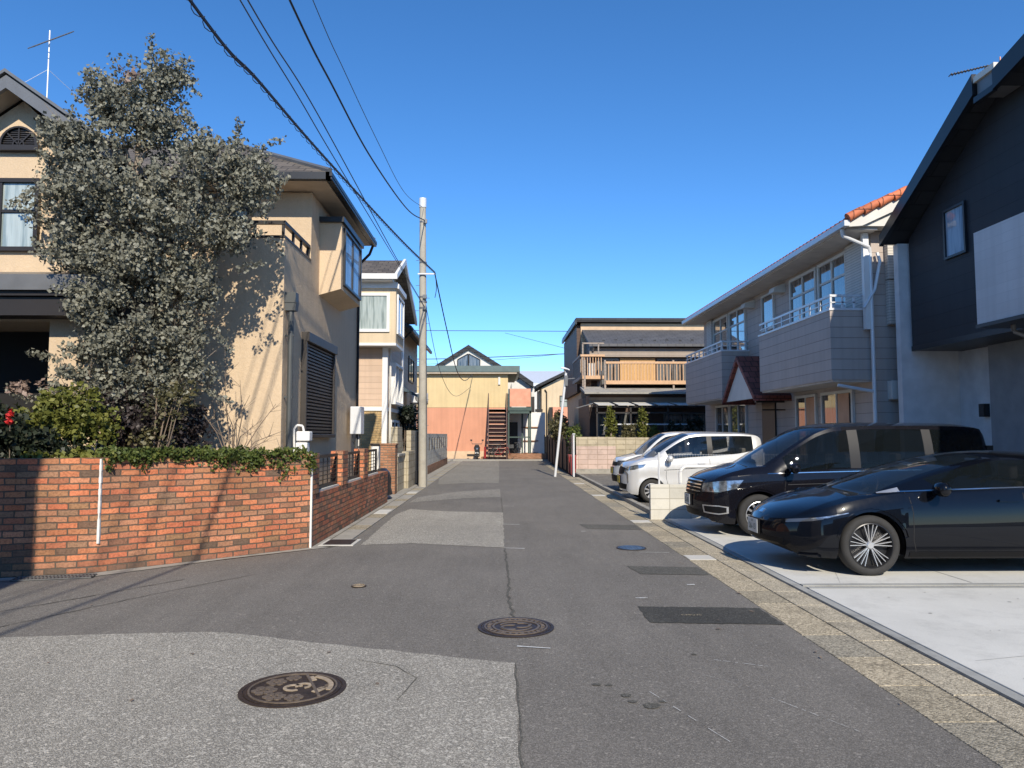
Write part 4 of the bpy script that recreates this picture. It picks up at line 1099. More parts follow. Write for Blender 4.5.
for z in (8.3, 5.9, 5.55): b_.box(-2.42, -2.30, 22.92, 23.0, z-.04, z+.08)
for k in range(14):
    z = 1.9+k*0.4; MB().tube((-2.44, 23.1, z), (-2.44+(-.22 if k % 2 else .22), 23.1, z), 0.008, n=5).build('step_bolt', M['trim_grey'], up)
b_.build('band', M['trim_grey'], up)
MB().path([(-2.27, 23.0, 0.0), (-2.29, 23.0, 2.6), (-2.31, 23.0, 5.5)], 0.012, 6).build('riser_cable', M['cable2'], up)
# cables as real curves between the pole and the next one behind the viewer
def spline(pts, n=50):
    pts = [Vector(p) for p in pts]; out = []
    P = [pts[0]*2-pts[1]]+pts+[pts[-1]*2-pts[-2]]
    for i in range(1, len(P)-2):
        for k in range(n):
            t = k/n; a, b, c, d = P[i-1], P[i], P[i+1], P[i+2]
            out.append(0.5*((2*b)+(c-a)*t+(2*a-5*b+4*c-d)*t*t+(3*b-a-3*c+d)*t**3))
    out.append(pts[-1]); return out
def cable(label, pts, r, n=12, mat='cable', name='overhead_cable', group=None):
    o = MB().path(spline(pts, n), r, 5).build(name, M[mat], None)
    return setp(o, label, 'cable', group)
bp_ = spline([(-2.9, -9, 6.6), (-2.72, 0, 5.45), (-2.61, 5.97, 5.22), (-2.56, 7.69, 5.32), (-2.47, 10.55, 5.51), (-2.25, 17, 6.05), (-2.04, 22.95, 6.66)], 16)
bn = thing('spiral_cable_bundle', 'thick cable bundle wrapped in a spiral running to the arm of the utility pole', 'cable', (-2.9, -9, 6.6))
MB().path([p+Vector((0, 0, .03)) for p in bp_], 0.012, 5).path([p+Vector((.02, 0, -.01)) for p in bp_], 0.010, 5).build('cables', M['cable'], bn)
s = MB(); tot = 0; pr_ = None
d_ = []
for i in range(len(bp_)-1):
    L = (bp_[i+1]-bp_[i]).length; n = max(2, int(L/0.035))
    for k in range(n):
        p = bp_[i].lerp(bp_[i+1], k/n); tot += L/n; a = tot/0.24*2*math.pi
        d_.append(p+Vector((math.cos(a)*0.03, 0, math.sin(a)*0.03+.01)))
s.path(d_, 0.0045, 4).build('spiral_hanger', M['cable2'], bn)
cable('lower of the two thin paired overhead wires left of the lane', [(-3.0, -9, 7.4), (-2.85, 2, 6.5), (-2.76, 7.6, 6.2), (-2.7, 9.62, 6.11), (-2.62, 12.2, 5.96), (-2.38, 22.9, 5.6)], 0.008, mat='cable2')
cable('upper of the two thin paired overhead wires left of the lane', [(-2.95, -9, 7.6), (-2.85, 2, 6.66), (-2.76, 7.82, 6.34), (-2.67, 10.54, 6.28), (-2.47, 17.2, 5.8), (-2.36, 22.9, 5.6)], 0.009, mat='cable2')
cable('single thick black overhead cable reaching the pole just below its cap', [(-2.9, -9, 9.2), (-2.78, 3, 7.6), (-2.71, 9.25, 7.18), (-2.65, 11.4, 7.10), (-2.56, 14.36, 7.08), (-2.42, 18.92, 7.46), (-2.38, 22.98, 8.35)], 0.016)
tw = cable('topmost thin overhead wire with an insulator near the pole cap', [(-2.9, -9, 9.8), (-2.76, 4, 8.2), (-2.68, 10.21, 7.8), (-2.63, 12.08, 7.72), (-2.54, 14.92, 7.66), (-2.44, 18.41, 7.75), (-2.42, 22.98, 8.75)], 0.007, mat='cable2')
cable('black cable sagging from the pole arm down to the orange and yellow building', [(-2.04, 22.95, 6.62), at(447, 330, 27), at(457, 371, 34), at(465, 380.5, 41), at(473, 374, 48.4)], 0.02)
cable('thin cable drooping from the pole across the yellow upper wall', [(-2.38, 23.0, 5.9), at(440, 371, 30), at(455, 396, 38), at(471, 387, 48.4)], 0.011, mat='cable2')
cable('short stub of cable hanging beside the pole arm', [(-2.03, 22.95, 6.6), (-2.0, 23.0, 6.2), (-2.05, 23.05, 5.9)], 0.012)
for lab, y0, y1, Y, r in (('upper distant wire crossing the lane above the far roofs', 330.5, 331.5, 66, .03), ('middle distant wire crossing the lane above the far roofs', 359, 353, 60, .035), ('faint lowest distant wire crossing the lane above the far roofs', 364, 352, 70, .02)):
    cable(lab, [at(330, y0-1, Y), at(430, y0, Y), at(520, (y0+y1)/2, Y), at(600, y1, Y), at(760, y1+1, Y)], r, mat='cable2')
cable('slack distant wire sloping down toward the brown house balcony', [at(505, 333, 50), at(560, 347, 44), at(583, 354, 38)], .012, mat='cable2')

# ------------------------------------------------------------------ orange and yellow apartment block at the lane end
ab = thing('apartment_building', 'two storey block with yellow upper and orange lower walls closing the end of the lane', 'apartment block', (-3, 50, 0))
MB().box(-16, 0.52, 48.6, 56, 3.40, 5.75).build('upper_wall', M['apt_yellow'], ab)
MB().box(-16, 0.50, 48.62, 56, 0.55, 3.395).build('lower_wall', M['apt_orange'], ab)
MB().box(-16, 0.53, 48.58, 56, 0, 0.548).build('plinth', M['peach'], ab)
MB().box(-16.4, 1.3, 48.2, 56.6, 5.72, 6.12).build('roof_edge', M['green_grey'], ab)
MB().box(-16.2, 1.1, 48.25, 56.4, 5.60, 5.715).build('soffit', M['soffit'], ab)
v = MB(); v.box(-2.15, -1.65, 48.56, 48.6, 0.22, 0.36); v.build('vent', M['trim_dark'], ab)
v = MB(); v.box(-0.12, 0.02, 48.5, 48.6, 4.9, 5.4); v.build('meter_box', M['offwhite'], ab)
g = MB(); g.box(0.60, 2.0, 48.2, 48.28, 3.45, 4.62); g.build('balcony_panel', M['pink'], ab)
g = MB(); g.box(0.52, 2.05, 48.1, 55, 3.18, 3.40); g.box(0.55, 2.05, 48.15, 48.3, 3.0, 3.18); g.box(1.95, 2.05, 48.3, 55, 3.4, 4.5)
for x, y in ((0.56, 48.2), (1.97, 48.2), (1.97, 51), (1.5, 50.0)): g.box(x-.05, x+.05, y-.05, y+.05, 0, 3.2)
g.box(0.54, 0.64, 48.15, 48.25, 3.4, 4.6)
g.box(0.55, 2.0, 48.18, 48.24, 1.42, 1.5)
g.build('deck_frame', M['green'], ab)
g = MB(); g.box(0.5, 3.2, 52.4, 52.6, 0, 3.2); g.build('rear_wall', M['white'], ab)
g = MB(); g.box(0.62, 1.25, 52.33, 52.4, 0.1, 2.5); g.build('door', M['trim_dark'], ab)
g = MB(); g.box(1.5, 2.7, 52.3, 52.38, 0.3, 0.36); g.box(1.5, 2.7, 52.3, 52.38, 1.15, 1.22); g.box(1.5, 2.7, 52.3, 52.38, 2.1, 2.18); g.build('rear_shelf', M['brick_brown'], ab)
# outside stair
st = thing('outdoor_stair', 'steep maroon steel outdoor stair with dusty treads beside the orange wall', 'stair', (-0.1, 46.9, 0))
sd = MB(); y0, y1, z1 = 46.7, 49.2-0.7, 3.3
for x in (-0.75, 0.42):
    sd.prism([(y0, 0.0), (y0+.3, 0.0), (y1, z1), (y1, z1+.0), (y1-.3, z1)], 'x', x-.03, x+.03)
    sd.prism([(y0-.02, 0.95), (y0+.04, 0.90), (y1, z1+.95), (y1, z1+1.05)], 'x', x-.02, x+.02)
    for k in range(8):
        f = k/7; sd.box(x-.02, x+.02, y0+(y1-y0)*f-.02, y0+(y1-y0)*f+.02, z1*f, z1*f+1.0)
sd.build('stringer', M['stair'], st)
tr_ = MB(); n = 13
for k in range(1, n+1):
    z = z1*k/n; y = y0+(y1-y0)*k/n; tr_.box(-0.72, 0.39, y-.06, y+.14, z-.03, z)
tr_.build('treads', M['tread'], st)
rs = MB()
for k in range(1, n+1):
    z = z1*k/n; y = y0+(y1-y0)*k/n; rs.box(-0.72, 0.39, y+.12, y+.139, z-.2, z-.031)
rs.build('risers', M['stair'], st)
s = MB(); s.box(0.5, 3.0, 47.0, 48.0, 0.05, 0.42); s.box(-1.2, 0.49, 47.3, 48.5, 0.05, 0.2)
setp(s.build('entrance_step', M['brick_brown'], None, bevel=0.02), 'low tan block step below the green framed balcony', 'step')
# black gabled house behind
bg = thing('house', 'house with black gable roof and paired dark gable windows rising behind the yellow wall', 'house', (-2.5, 60, 0))
MB().prism([(-6.0, 0), (1.0, 0), (1.0, 6.4), (-2.5, 8.45), (-6.0, 6.4)], 'y', 58.4, 66).build('wall', M['offwhite'], bg)
g = MB(); g.prism([(-2.5, 8.72), (1.2, 6.4), (1.2, 6.05), (-2.5, 8.35)], 'y', 58.2, 66.5); g.prism([(-2.5, 8.72), (-6.2, 6.4), (-6.2, 6.05), (-2.5, 8.35)], 'y', 58.2, 66.5); g.build('roof', M['roof_black'], bg)
for x0, x1 in ((-3.35, -2.53), (-2.47, -1.6)):
    w = MB(); fr = MB()
    a = [(x0, 7.0), (x1, 7.0), (x1, 8.0 if x1 < -2.5 else 7.55), (x0, 7.55 if x1 < -2.5 else 8.0)]
    w.prism(a, 'y', 58.33, 58.38); wo = w.build('window', M['glass_room'], bg)
    cx = (x0+x1)/2
    for p, q in zip(a, a[1:]+a[:1]): fr.bar((p[0], 58.33, p[1]), (q[0], 58.33, q[1]), 0.08, 0.08)
    fr.build('frame', M['trim_black'], wo)
# far houses between
fh = thing('house', 'tan house with a dark edged gable seen at the far end of the passage', 'house', (5, 62, 0))
MB().prism([(3.5, 0), (8.5, 0), (8.5, 5.4), (5.5, 6.65), (3.5, 5.55)], 'y', 62, 70).build('wall', M['tan2'], fh)
g = MB(); g.prism([(5.5, 6.95), (3.0, 5.75), (3.0, 5.5), (5.5, 6.7)], 'y', 61.5, 70.3); g.prism([(5.5, 6.95), (9.0, 5.4), (9.0, 5.15), (5.5, 6.7)], 'y', 61.5, 70.3); g.build('roof', M['roof_black'], fh)
wall_window(fh, 'y', 62, -1, 5.0, 5.7, 3.9, 4.9, M['trim_dark'], M['glass_curtain'], 0.07, 0.05, (), (0.5,))
g = MB(); g.path([(3.75, 61.9, 5.4), (3.9, 61.9, 5.2), (3.9, 61.9, 0)], 0.05, 6); g.box(4.1, 4.9, 61.2, 61.9, 1.6, 3.9); g.build('downpipe', M['trim_dark'], fh)
MB().box(4.35, 6.2, 60.9, 61.0, 2.6, 3.9).build('balcony_panel', M['pink'], fh)
f2 = thing('house', 'narrow white house with a dark sloping roof edge beside the salmon balcony', 'house', (2.6, 60, 0))
MB().prism([(0.9, 0), (2.7, 0), (2.7, 5.2), (1.6, 6.0), (0.9, 5.7)], 'y', 58, 64).build('wall', M['offwhite'], f2)
g = MB(); g.prism([(1.3, 6.6), (2.6, 5.7), (2.6, 5.3), (1.3, 6.2)], 'y', 57.5, 64.4); g.build('roof', M['roof_black'], f2)
g = MB(); g.box(2.2, 2.7, 57.9, 58.0, 2.2, 4.6); g.build('window', M['trim_dark'], f2)
g = MB(); g.box(2.75, 3.3, 57.2, 58, 3.4, 3.6); g.box(2.9, 3.0, 57.3, 57.9, 0, 5); g.build('balcony', M['trim_dark'], f2)
MB().box(2.75, 3.35, 57.0, 57.1, 1.1, 1.5).build('white_box', M['white'], f2)
f3 = thing('warehouse', 'long low building with a bright white metal roof behind the far houses', 'building', (4, 84, 0))
MB().box(-2, 9.5, 82, 95, 0, 7.0).build('wall', M['offwhite'], f3)
MB().prism([(81.5, 7.3), (90, 9.4), (90, 9.1), (81.5, 7.0)], 'x', -2.3, 9.8).build('roof', M['white_metal'], f3)
f4 = thing('house', 'wide beige house closing the view beyond the passage', 'house', (14, 92, 0))
MB().box(-30, 26, 98, 110, 0, 7.2).build('wall', M['siding_beige'], f4)
MB().prism([(97.5, 7.1), (104, 8.6), (110.5, 7.1)], 'x', -30.5, 26.5).build('roof', M['roof_grey'], f4)
# passage hedge and dark fence, right of lane end
pf = thing('board_fence', 'dark shaded board fence lining the passage beyond the leaning pole', 'fence', (2.9, 36, 0))
MB().prism([(30.6, 0), (50, 0), (50, 1.5), (30.6, 1.5)], 'x', 3.0, 3.08).build('boards', M['siding_brown'], pf)
for k in range(9): MB().box(2.94, 3.0, 30.7+k*2.3, 30.8+k*2.3, 0, 1.6).build('post', M['trim_dark'], pf)
shrub('hedge', 'dusty olive hedge hanging over the dark passage fence', 'hedge', (3.3, 38, 0), [((3.25, 41, 2.1), (0.4, 2.0, 0.8), 130), ((3.0, 38, 1.8), (0.35, 1.5, 0.6), 80)], M['leaf_olive'], 20, 0.09, 0.25)
shrub('hedge', 'dark green hedge at the near end of the passage behind the thin white post', 'hedge', (3.3, 32, 0), [((3.25, 33, 1.5), (0.3, 1.6, 0.5), 90), ((3.2, 31.3, 1.0), (0.3, 0.6, 0.6), 50)], M['leaf_g'], 20, 0.07, 0.22)
for k, (y, lab) in enumerate(((30.0, 'red plastic crate stack standing by the thin white post'), (30.9, 'red plastic bin standing farther along the dark fence'))):
    t = thing('red_bin', lab, 'bin', (2.95, y, 0))
    MB().prism([(2.86, 0.0), (3.03, 0.0), (3.06, 0.75), (2.84, 0.75)], 'y', y-.22, y+.22).build('tub', M['red'], t, bevel=0.02)
    MB().box(2.82, 3.08, y-.24, y+.24, 0.752, 0.79).build('lid', M['red'], t, bevel=0.01)

# leaning lamp pole
lp = thing('leaning_lamp_pole', 'slim white pole leaning to the right with a small street lamp on top', 'street lamp', (2.14, 28.6, 0))
MB().path([(2.12, 28.6, 0), (2.56, 28.6, 4.0)], 0.05, 12).build('shaft', M['white_metal'], lp, smooth=True)
l_ = MB(); l_.path([(2.55, 28.6, 3.85), (2.54, 28.6, 4.0), (2.48, 28.5, 4.12)], 0.03, 8); l_.build('arm', M['white_metal'], lp)
l_ = MB(); l_.prism([(2.34, 4.16), (2.6, 4.12), (2.70, 4.08), (2.68, 4.14), (2.50, 4.21), (2.36, 4.22)], 'y', 28.42, 28.56); l_.build('lamp_head', M['white_metal'], lp, bevel=0.01)
l_ = MB(); l_.box(2.5, 2.62, 28.5, 28.6, 3.5, 3.9); l_.bar((2.2, 28.6, 3.72), (2.9, 28.6, 3.80), 0.03, 0.03); l_.build('bracket', M['trim_grey'], lp)
tp = thing('thin_post', 'thin white steel post standing upright beside the pinkish block wall', 'post', (2.85, 28.5, 0))
MB().box(2.80, 2.86, 28.4, 28.9, 0, 1.62).build('frame', M['white_metal'], tp, bevel=0.008)
MB().box(2.78, 2.88, 28.36, 28.42, 1.62, 1.66).build('cap', M['white_metal'], tp)

# ------------------------------------------------------------------ brown house, right
bh = thing('house', 'three storey brown house with orange wooden balcony railing behind the block wall', 'house', (7, 38, 0))
MB().box(4.2, 14, 38.2, 46, 0, 7.4).build('upper_wall', M['peach'], bh)
MB().box(3.92, 14.2, 37.9, 46.3, 7.45, 7.65).build('top_roof', M['roof_black'], bh)
MB().box(3.86, 3.96, 37.8, 46, 7.3, 7.5).build('top_gutter', M['trim_black'], bh)
g = MB(); g.box(4.0, 4.19, 38.3, 46, 3.8, 7.3); g.build('side_wall', M['siding_brown'], bh)
g = MB(); g.prism([(38.1, 7.05), (35.0, 5.95), (35.0, 5.82), (38.1, 6.92)], 'x', 4.25, 14); g.prism([(35.0, 5.86), (38.1, 6.9), (38.1, 5.6), (35.2, 5.6)], 'x', 4.42, 4.5); g.build('mid_roof', M['roof_grey'], bh)
g = MB()
for k in range(15): g.box(4.95+k*0.62, 5.08+k*0.62, 35.5+0.15*(k % 2), 35.53+0.15*(k % 2), 6.10+.05*(k % 2), 6.2+.05*(k % 2))
g.build('snow_guard', M['trim_black'], bh)
MB().box(4.4, 14, 35.6, 38.2, 3.8, 5.85).build('mid_wall', M['siding_brown'], bh)
MB().box(4.3, 14, 35.3, 35.6, 5.35, 5.78).build('mid_fascia', M['siding_taupe'], bh)
g = MB(); g.box(5.8, 7.5, 35.52, 35.59, 3.95, 5.3); g.build('orange_shutter', M['wood'], bh)
wall_window(bh, 'y', 35.6, -1, 4.7, 5.75, 3.9, 5.3, M['trim_grey'], M['glass_room'], 0.06, 0.04, (0.33, 0.66))
wall_window(bh, 'y', 35.6, -1, 7.6, 10.5, 3.9, 5.3, M['trim_grey'], M['glass_room'], 0.06, 0.04, (0.33, 0.66))
# balcony railings
def railing(x0, x1, y, z0, z1, step, axis='y'):
    m = MB()
    def bx(a0, a1, b0, b1, lo, hi):
        if axis == 'y': m.box(a0, a1, b0, b1, lo, hi)
        else: m.box(b0, b1, a0, a1, lo, hi)
    n = int((x1-x0)/step)
    for k in range(n+1): bx(x0+k*step-.018, x0+k*step+.018, y-.02, y+.02, z0, z1)
    return m
rr = railing(3.85, 4.86, 34.6, 4.35, 5.3, 0.13); rr.build('balusters', M['wood_rail'], bh)
g = MB(); g.box(3.78, 4.92, 34.52, 34.66, 5.28, 5.38); g.box(3.78, 4.92, 34.5, 34.68, 4.22, 4.38); g.build('top_rail', M['wood_rail'], bh)
rr = railing(34.7, 38.2, 3.8, 4.3, 5.3, 0.16, 'x'); rr.build('side_balusters', M['siding_taupe'], bh)
g = MB(); g.box(3.76, 3.84, 34.6, 38.2, 5.28, 5.38); g.box(3.76, 3.84, 34.69, 38.2, 4.2, 4.36); g.build('side_rail', M['siding_taupe'], bh)
rr = railing(5.0, 13.6, 33.9, 4.05, 4.9, 0.15); rr.build('balusters', M['wood_rail'], bh)
g = MB(); g.box(4.86, 13.7, 33.84, 33.96, 4.88, 4.98); g.box(4.86, 13.7, 33.82, 33.98, 3.93, 4.10); g.build('top_rail', M['wood_rail'], bh)
g = MB(); g.box(4.86, 13.7, 33.99, 35.6, 3.93, 4.0); g.box(3.85, 4.86, 34.69, 38, 4.22, 4.3)
for x in (4.84, 3.9, 8.0, 11.5): g.box(x-.04, x+.04, 33.88, 33.96, 2.9, 5.05)
g.box(3.86, 3.92, 34.55, 34.61, 3.0, 5.9); g.box(4.6, 4.66, 34.55, 34.61, 5.4, 5.9); g.box(3.86, 4.9, 34.55, 34.61, 5.88, 5.94)
g.build('balcony_frame', M['siding_taupe'], bh)
MB().box(4.2, 4.5, 34.9, 35.2, 4.3, 5.0).build('balcony_cabinet', M['offwhite'], bh)
g = MB(); g.prism([(34.6, 3.86), (32.7, 3.50), (32.7, 3.42), (34.6, 3.74)], 'x', 3.75, 14); g.build('lower_roof', M['conc'], bh)
MB().box(4.05, 14, 33.4, 38.1, 0, 3.42).build('lower_wall', M['siding_brown'], bh)
MB().box(4.02, 14, 33.36, 33.4, 2.85, 3.3).build('lower_band', M['siding_taupe'], bh)
wall_window(bh, 'y', 33.4, -1, 4.4, 6.6, 0.6, 2.6, M['trim_grey'], M['glass_room'], 0.07, 0.05, (0.33, 0.66), (0.6,))
wall_window(bh, 'y', 33.4, -1, 7.4, 11.0, 0.6, 2.6, M['trim_grey'], M['glass_room'], 0.07, 0.05, (0.25, 0.5, 0.75), (0.6,))
# pergola
pg = thing('pergola', 'dark pipe pergola with pale corrugated roof in front of the brown house', 'pergola', (7, 32.4, 0))
g = MB()
for x in (4.15, 5.6, 7.2, 9.0, 11): g.box(x-.03, x+.03, 31.6, 31.66, 0, 2.9)
for x in [4.15+0.43*k for k in range(18)]: g.bar((x, 31.55, 2.82), (x, 33.3, 3.02), 0.04, 0.05)
g.box(4.1, 12, 31.6, 31.66, 2.52, 2.58); g.box(4.1, 12, 31.6, 31.66, 2.78, 2.83)
g.build('frame', M['trim_dark'], pg)
g = MB()
for x in [4.2+0.43*2*k for k in range(8)]: g.add([(x, 31.5, 2.86), (x+.7, 31.5, 2.86), (x+.7, 33.2, 3.05), (x, 33.2, 3.05), (x, 31.5, 2.88), (x+.7, 31.5, 2.88), (x+.7, 33.2, 3.07), (x, 33.2, 3.07)], [(3, 2, 1, 0), (4, 5, 6, 7), (0, 1, 5, 4), (1, 2, 6, 5), (2, 3, 7, 6), (3, 0, 4, 7)])
g.build('roof_sheet', M['conc_l'], pg)
MB().tube((4.4, 31.5, 2.05), (8.2, 31.5, 2.05), 0.03, n=6).build('laundry_pole', M['white_metal'], pg)
# porch canopy on lane side
MB().prism([(3.3, 2.78), (4.0, 2.98), (4.0, 2.94), (3.3, 2.74)], 'y', 31.8, 33).build('side_canopy', M['trim_grey'], pg)
def conifer(px, Y, h0, h1, r, mat, lab, n=60):
    x = (px-500)/740*Y
    t = thing('conifer_shrub', lab, 'shrub', (x, Y, 0))
    pts = []
    for _ in range(n):
        z = random.uniform(h0, h1); f = 1-0.45*max(0, (z-h0)/(h1-h0))**2; a = random.uniform(0, 6.28); q = r*f*random.uniform(.4, 1)
        pts.append((x+q*math.cos(a), Y+q*math.sin(a), z))
    leaf_cloud('foliage', pts, 22, 0.13, 0.06, mat, t, elong=1.8)
    MB().path([(x, Y, 0), (x, Y, h1*.8)], 0.04, 6).build('stem', M['bark'], t)
conifer(611, 31.3, 0.6, 2.75, .25, M['leaf_y'], 'slim columnar yellow green conifer nearest the lane in front of the pergola', 90)
conifer(643, 31.3, 0.6, 2.75, .24, M['leaf_y'], 'slim columnar yellow green conifer on the right of the pair', 90)
conifer(629, 31.1, 0.8, 2.0, .42, M['leaf_olive'], 'round olive shrub between the two columnar conifers', 90)
conifer(654, 31.1, 0.8, 1.95, .25, M['leaf_y'], 'short yellow green bush right beside the second columnar conifer', 50)
conifer(676, 31.3, 0.6, 2.1, .4, M['leaf_d'], 'dark green bush right of the short yellow green bush', 80)
conifer(696, 31.3, 0.6, 2.3, .5, M['leaf_d'], 'dark green bush against the grey sided building', 90)
# block wall in front
k_ = thing('block_wall', 'weathered cream block wall behind the white cars with a pinkish newer end', 'wall', (5, 30.6, 0))
MB().box(4.75, 13.9, 30.62, 30.78, 0, 1.5).build('old_panel', M['blocks_c'], k_)
MB().box(3.12, 4.74, 30.35, 30.52, 0.22, 1.14).build('pink_panel', M['blocks_p'], k_)
MB().box(3.12, 4.74, 30.36, 30.53, 1.142, 1.52).build('upper_course', M['blocks_c'], k_)
MB().box(3.10, 4.76, 30.33, 30.55, 0, 0.218).build('footing', M['conc'], k_)
v = MB()
for x in (7.05, 7.25):
    v.bar((x-.07, 30.6, 1.12), (x+.07, 30.6, 1.26), 0.03, 0.02); v.bar((x-.07, 30.6, 1.26), (x+.07, 30.6, 1.12), 0.03, 0.02)
v.build('ornament_cross', M['trim_black'], k_)
# ------------------------------------------------------------------ grey sided building, right
gh = thing('apartment_house', 'two storey grey sided house with boxed balconies and orange tiled verge beside the parked cars', 'house', (9, 22, 0))
MB().box(8.0, 15, 15.6, 28.7, 0, 6.0).build('wall', M['siding_grey'], gh)
g = MB(); g.prism([(7.42, 6.0), (15, 6.0), (15, 6.2), (11.5, 7.84), (7.42, 6.06)], 'y', 15.22, 15.75); g.build('gable', M['offwhite'], gh)
g = MB(); g.prism([(7.3, 6.0), (7.3, 6.12), (11.5, 8.05), (15.7, 6.12), (15.7, 6.0), (11.5, 7.93)], 'y', 15.15, 29.0); g.build('roof', M['roof_orange'], gh)
# tile ends on the eave and verge
e = MB(); y = 15.15
while y < 28.95: e.tube((7.26, y+.06, 6.10), (7.42, y+.06, 6.17), 0.055, n=8); y += 0.21
e.build('eave_tiles', M['roof_red'], gh)
e = MB(); L = math.hypot(4.2, 1.93); n = 13
for k in range(n):
    f0, f1 = k/n, (k+0.94)/n
    a = (7.28+4.2*f0, 15.12, 6.14+1.93*f0); b = (7.28+4.2*f1, 15.12, 6.17+1.93*f1); e.tube(a, b, 0.10, 0.085, 10)
e.build('verge_tiles', M['roof_orange'], gh, smooth=True, angle=50)
g = MB(); g.box(7.33, 8.0, 15.3, 28.9, 5.94, 5.995); g.build('soffit', M['soffit_w'], gh)
g = MB(); g.prism([(7.3, 5.96), (7.3, 6.08), (11.5, 8.0), (11.5, 7.80), (7.6, 5.985)], 'y', 15.14, 15.21); g.build('verge_board', M['offwhite'], gh)
g = MB(); g.box(7.20, 7.32, 15.1, 29.0, 5.97, 6.09); g.build('gutter', M['white_metal'], gh)
g = MB(); g.path([(7.26, 15.35, 5.97), (7.3, 15.38, 5.82), (7.9, 15.5, 5.62), (7.93, 15.52, 5.5), (7.93, 15.52, 0)], 0.04, 10)
g.path([(7.2, 15.62, 2.66), (7.9, 15.5, 2.52)], 0.035, 8)
g.path([(8.08, 15.5, 5.5), (8.12, 15.48, 5.3), (8.0, 15.5, 4.7), (7.75, 15.5, 4.3)], 0.035, 6)
g.build('downpipe', M['white_metal'], gh)
g = MB(); g.box(7.99, 8.22, 15.46, 15.6, 3.3, 6.0); g.build('corner_pilaster', M['offwhite'], gh) if False else None
MB().box(7.78, 7.90, 15.50, 15.6, 3.85, 5.93).build('corner_board', M['white'], gh)
g = MB(); g.box(8.28, 9.6, 15.45, 15.6, 3.95, 4.9); g.box(8.28, 9.6, 15.45, 15.6, 4.92, 5.75); g.build('shutter_box', M['siding_louvre'], gh, bevel=0.01)
MB().box(8.25, 8.5, 15.42, 15.6, 2.35, 2.75).build('meter_box', M['offwhite'], gh, bevel=0.01)
# upper windows (road side, wall plane x=8 facing -x)
for y0, y1, z0, z1 in ((18.3, 20.0, 4.2, 5.84), (16.65, 18.2, 4.2, 5.84), (25.55, 27.3, 4.2, 5.84), (23.7, 25.4, 4.2, 5.84)):
    wall_window(gh, 'x', 8.0, -1, y0, y1, z0, z1, M['offwhite'], M['glass_room'], 0.08, 0.06, (0.5,), (0.68,))
wall_window(gh, 'x', 8.0, -1, 21.2, 22.2, 4.7, 5.8, M['offwhite'], M['glass_room'], 0.06, 0.06)
g = MB(); g.box(7.9, 8.0, 15.65, 16.6, 4.2, 5.9); g.build('shutter_box', M['siding_louvre'], gh)
g = MB(); g.box(7.9, 8.0, 27.35, 28.0, 4.2, 5.9); g.build('shutter_box', M['siding_louvre'], gh)
g = MB()
for y in (20.6, 23.1): g.prism([(8.0, 5.85), (7.7, 5.75), (7.66, 5.6), (8.0, 5.6)], 'y', y-.2, y+.2)
g.build('vent_hood', M['offwhite'], gh)
# lower windows
for y0, y1 in ((18.5, 19.8), (16.55, 18.2)):
    wall_window(gh, 'x', 8.0, -1, y0, y1, 1.0, 2.64, M['offwhite'], M['glass_room'], 0.07, 0.06, (0.5,))
for y in (18.55, 16.75): MB().box(7.955, 7.965, y, y+.55, 1.1, 2.56).build('orange_blind', M['glass_warm'], gh)
for y0, y1 in ((23.8, 25.5), (25.6, 27.2)):
    wall_window(gh, 'x', 8.0, -1, y0, y1, 0.3, 2.66, M['offwhite'], M['glass_room'], 0.07, 0.06, (0.5,))
g = MB(); g.box(7.95, 8.0, 21.3, 22.35, 0.1, 2.66); g.build('door', M['trim_dark'], gh)
# porch
g = MB(); g.prism([(20.3, 2.62), (22.9, 2.62), (21.6, 3.72)], 'x', 7.05, 7.12); g.build('porch_gable', M['offwhite'], gh)
g = MB()
for s in (-1, 1):
    g.prism([(21.6, 3.92), (21.6+s*1.45, 2.68), (21.6+s*1.45, 2.54), (21.6, 3.78)], 'x', 6.95, 8.0)
g.build('porch_roof', M['roof_red'], gh)
g = MB(); g.box(7.1, 7.9, 20.4, 20.5, 2.5, 2.6); g.path([(7.3, 20.5, 2.3), (7.95, 20.5, 2.3)], 0.02, 6); g.build('porch_beam', M['trim_dark'], gh)
def balcony(y0, y1):
    b = MB(); b.box(7.1, 7.18, y0, y1, 2.78, 4.28); b.box(7.18, 8.0, y0, y0+.08, 2.78, 4.28); b.box(7.18, 8.0, y1-.08, y1, 2.78, 4.28)
    bo = b.build('balcony', M['siding_grey'], gh)
    MB().box(7.14, 8.0, y0+.04, y1-.04, 2.74, 2.85).build('balcony_floor', M['soffit_w'], bo)
    r = MB()
    r.box(7.08, 7.20, y0-.02, y1+.02, 4.28, 4.33); r.box(7.2, 8.0, y0-.02, y0+.10, 4.28, 4.33)
    r.box(7.11, 7.16, y0, y1, 4.58, 4.63); r.box(7.16, 8.0, y0+.02, y0+.07, 4.58, 4.63); r.box(7.12, 7.15, y0, y1, 4.45, 4.475); r.box(7.16, 8.0, y0+.03, y0+.06, 4.45, 4.475)
    y = y0+.03
    while y < y1: r.box(7.115, 7.155, y-.02, y+.02, 4.33, 4.58); y += 0.55
    for x in (7.4, 7.65, 7.9): r.box(x-.02, x+.02, y0+.03, y0+.06, 4.33, 4.58)
    r.build('balcony_rail', M['white_metal'], bo)
balcony(15.68, 20.05); balcony(23.5, 28.1)
g = MB(); g.box(7.5, 7.8, 16.4, 16.8, 4.3, 4.55); setp(g.build('laundry_basket', M['white'], None, bevel=0.04), 'small white item standing on the nearer boxed balcony of the grey sided house', 'basket')

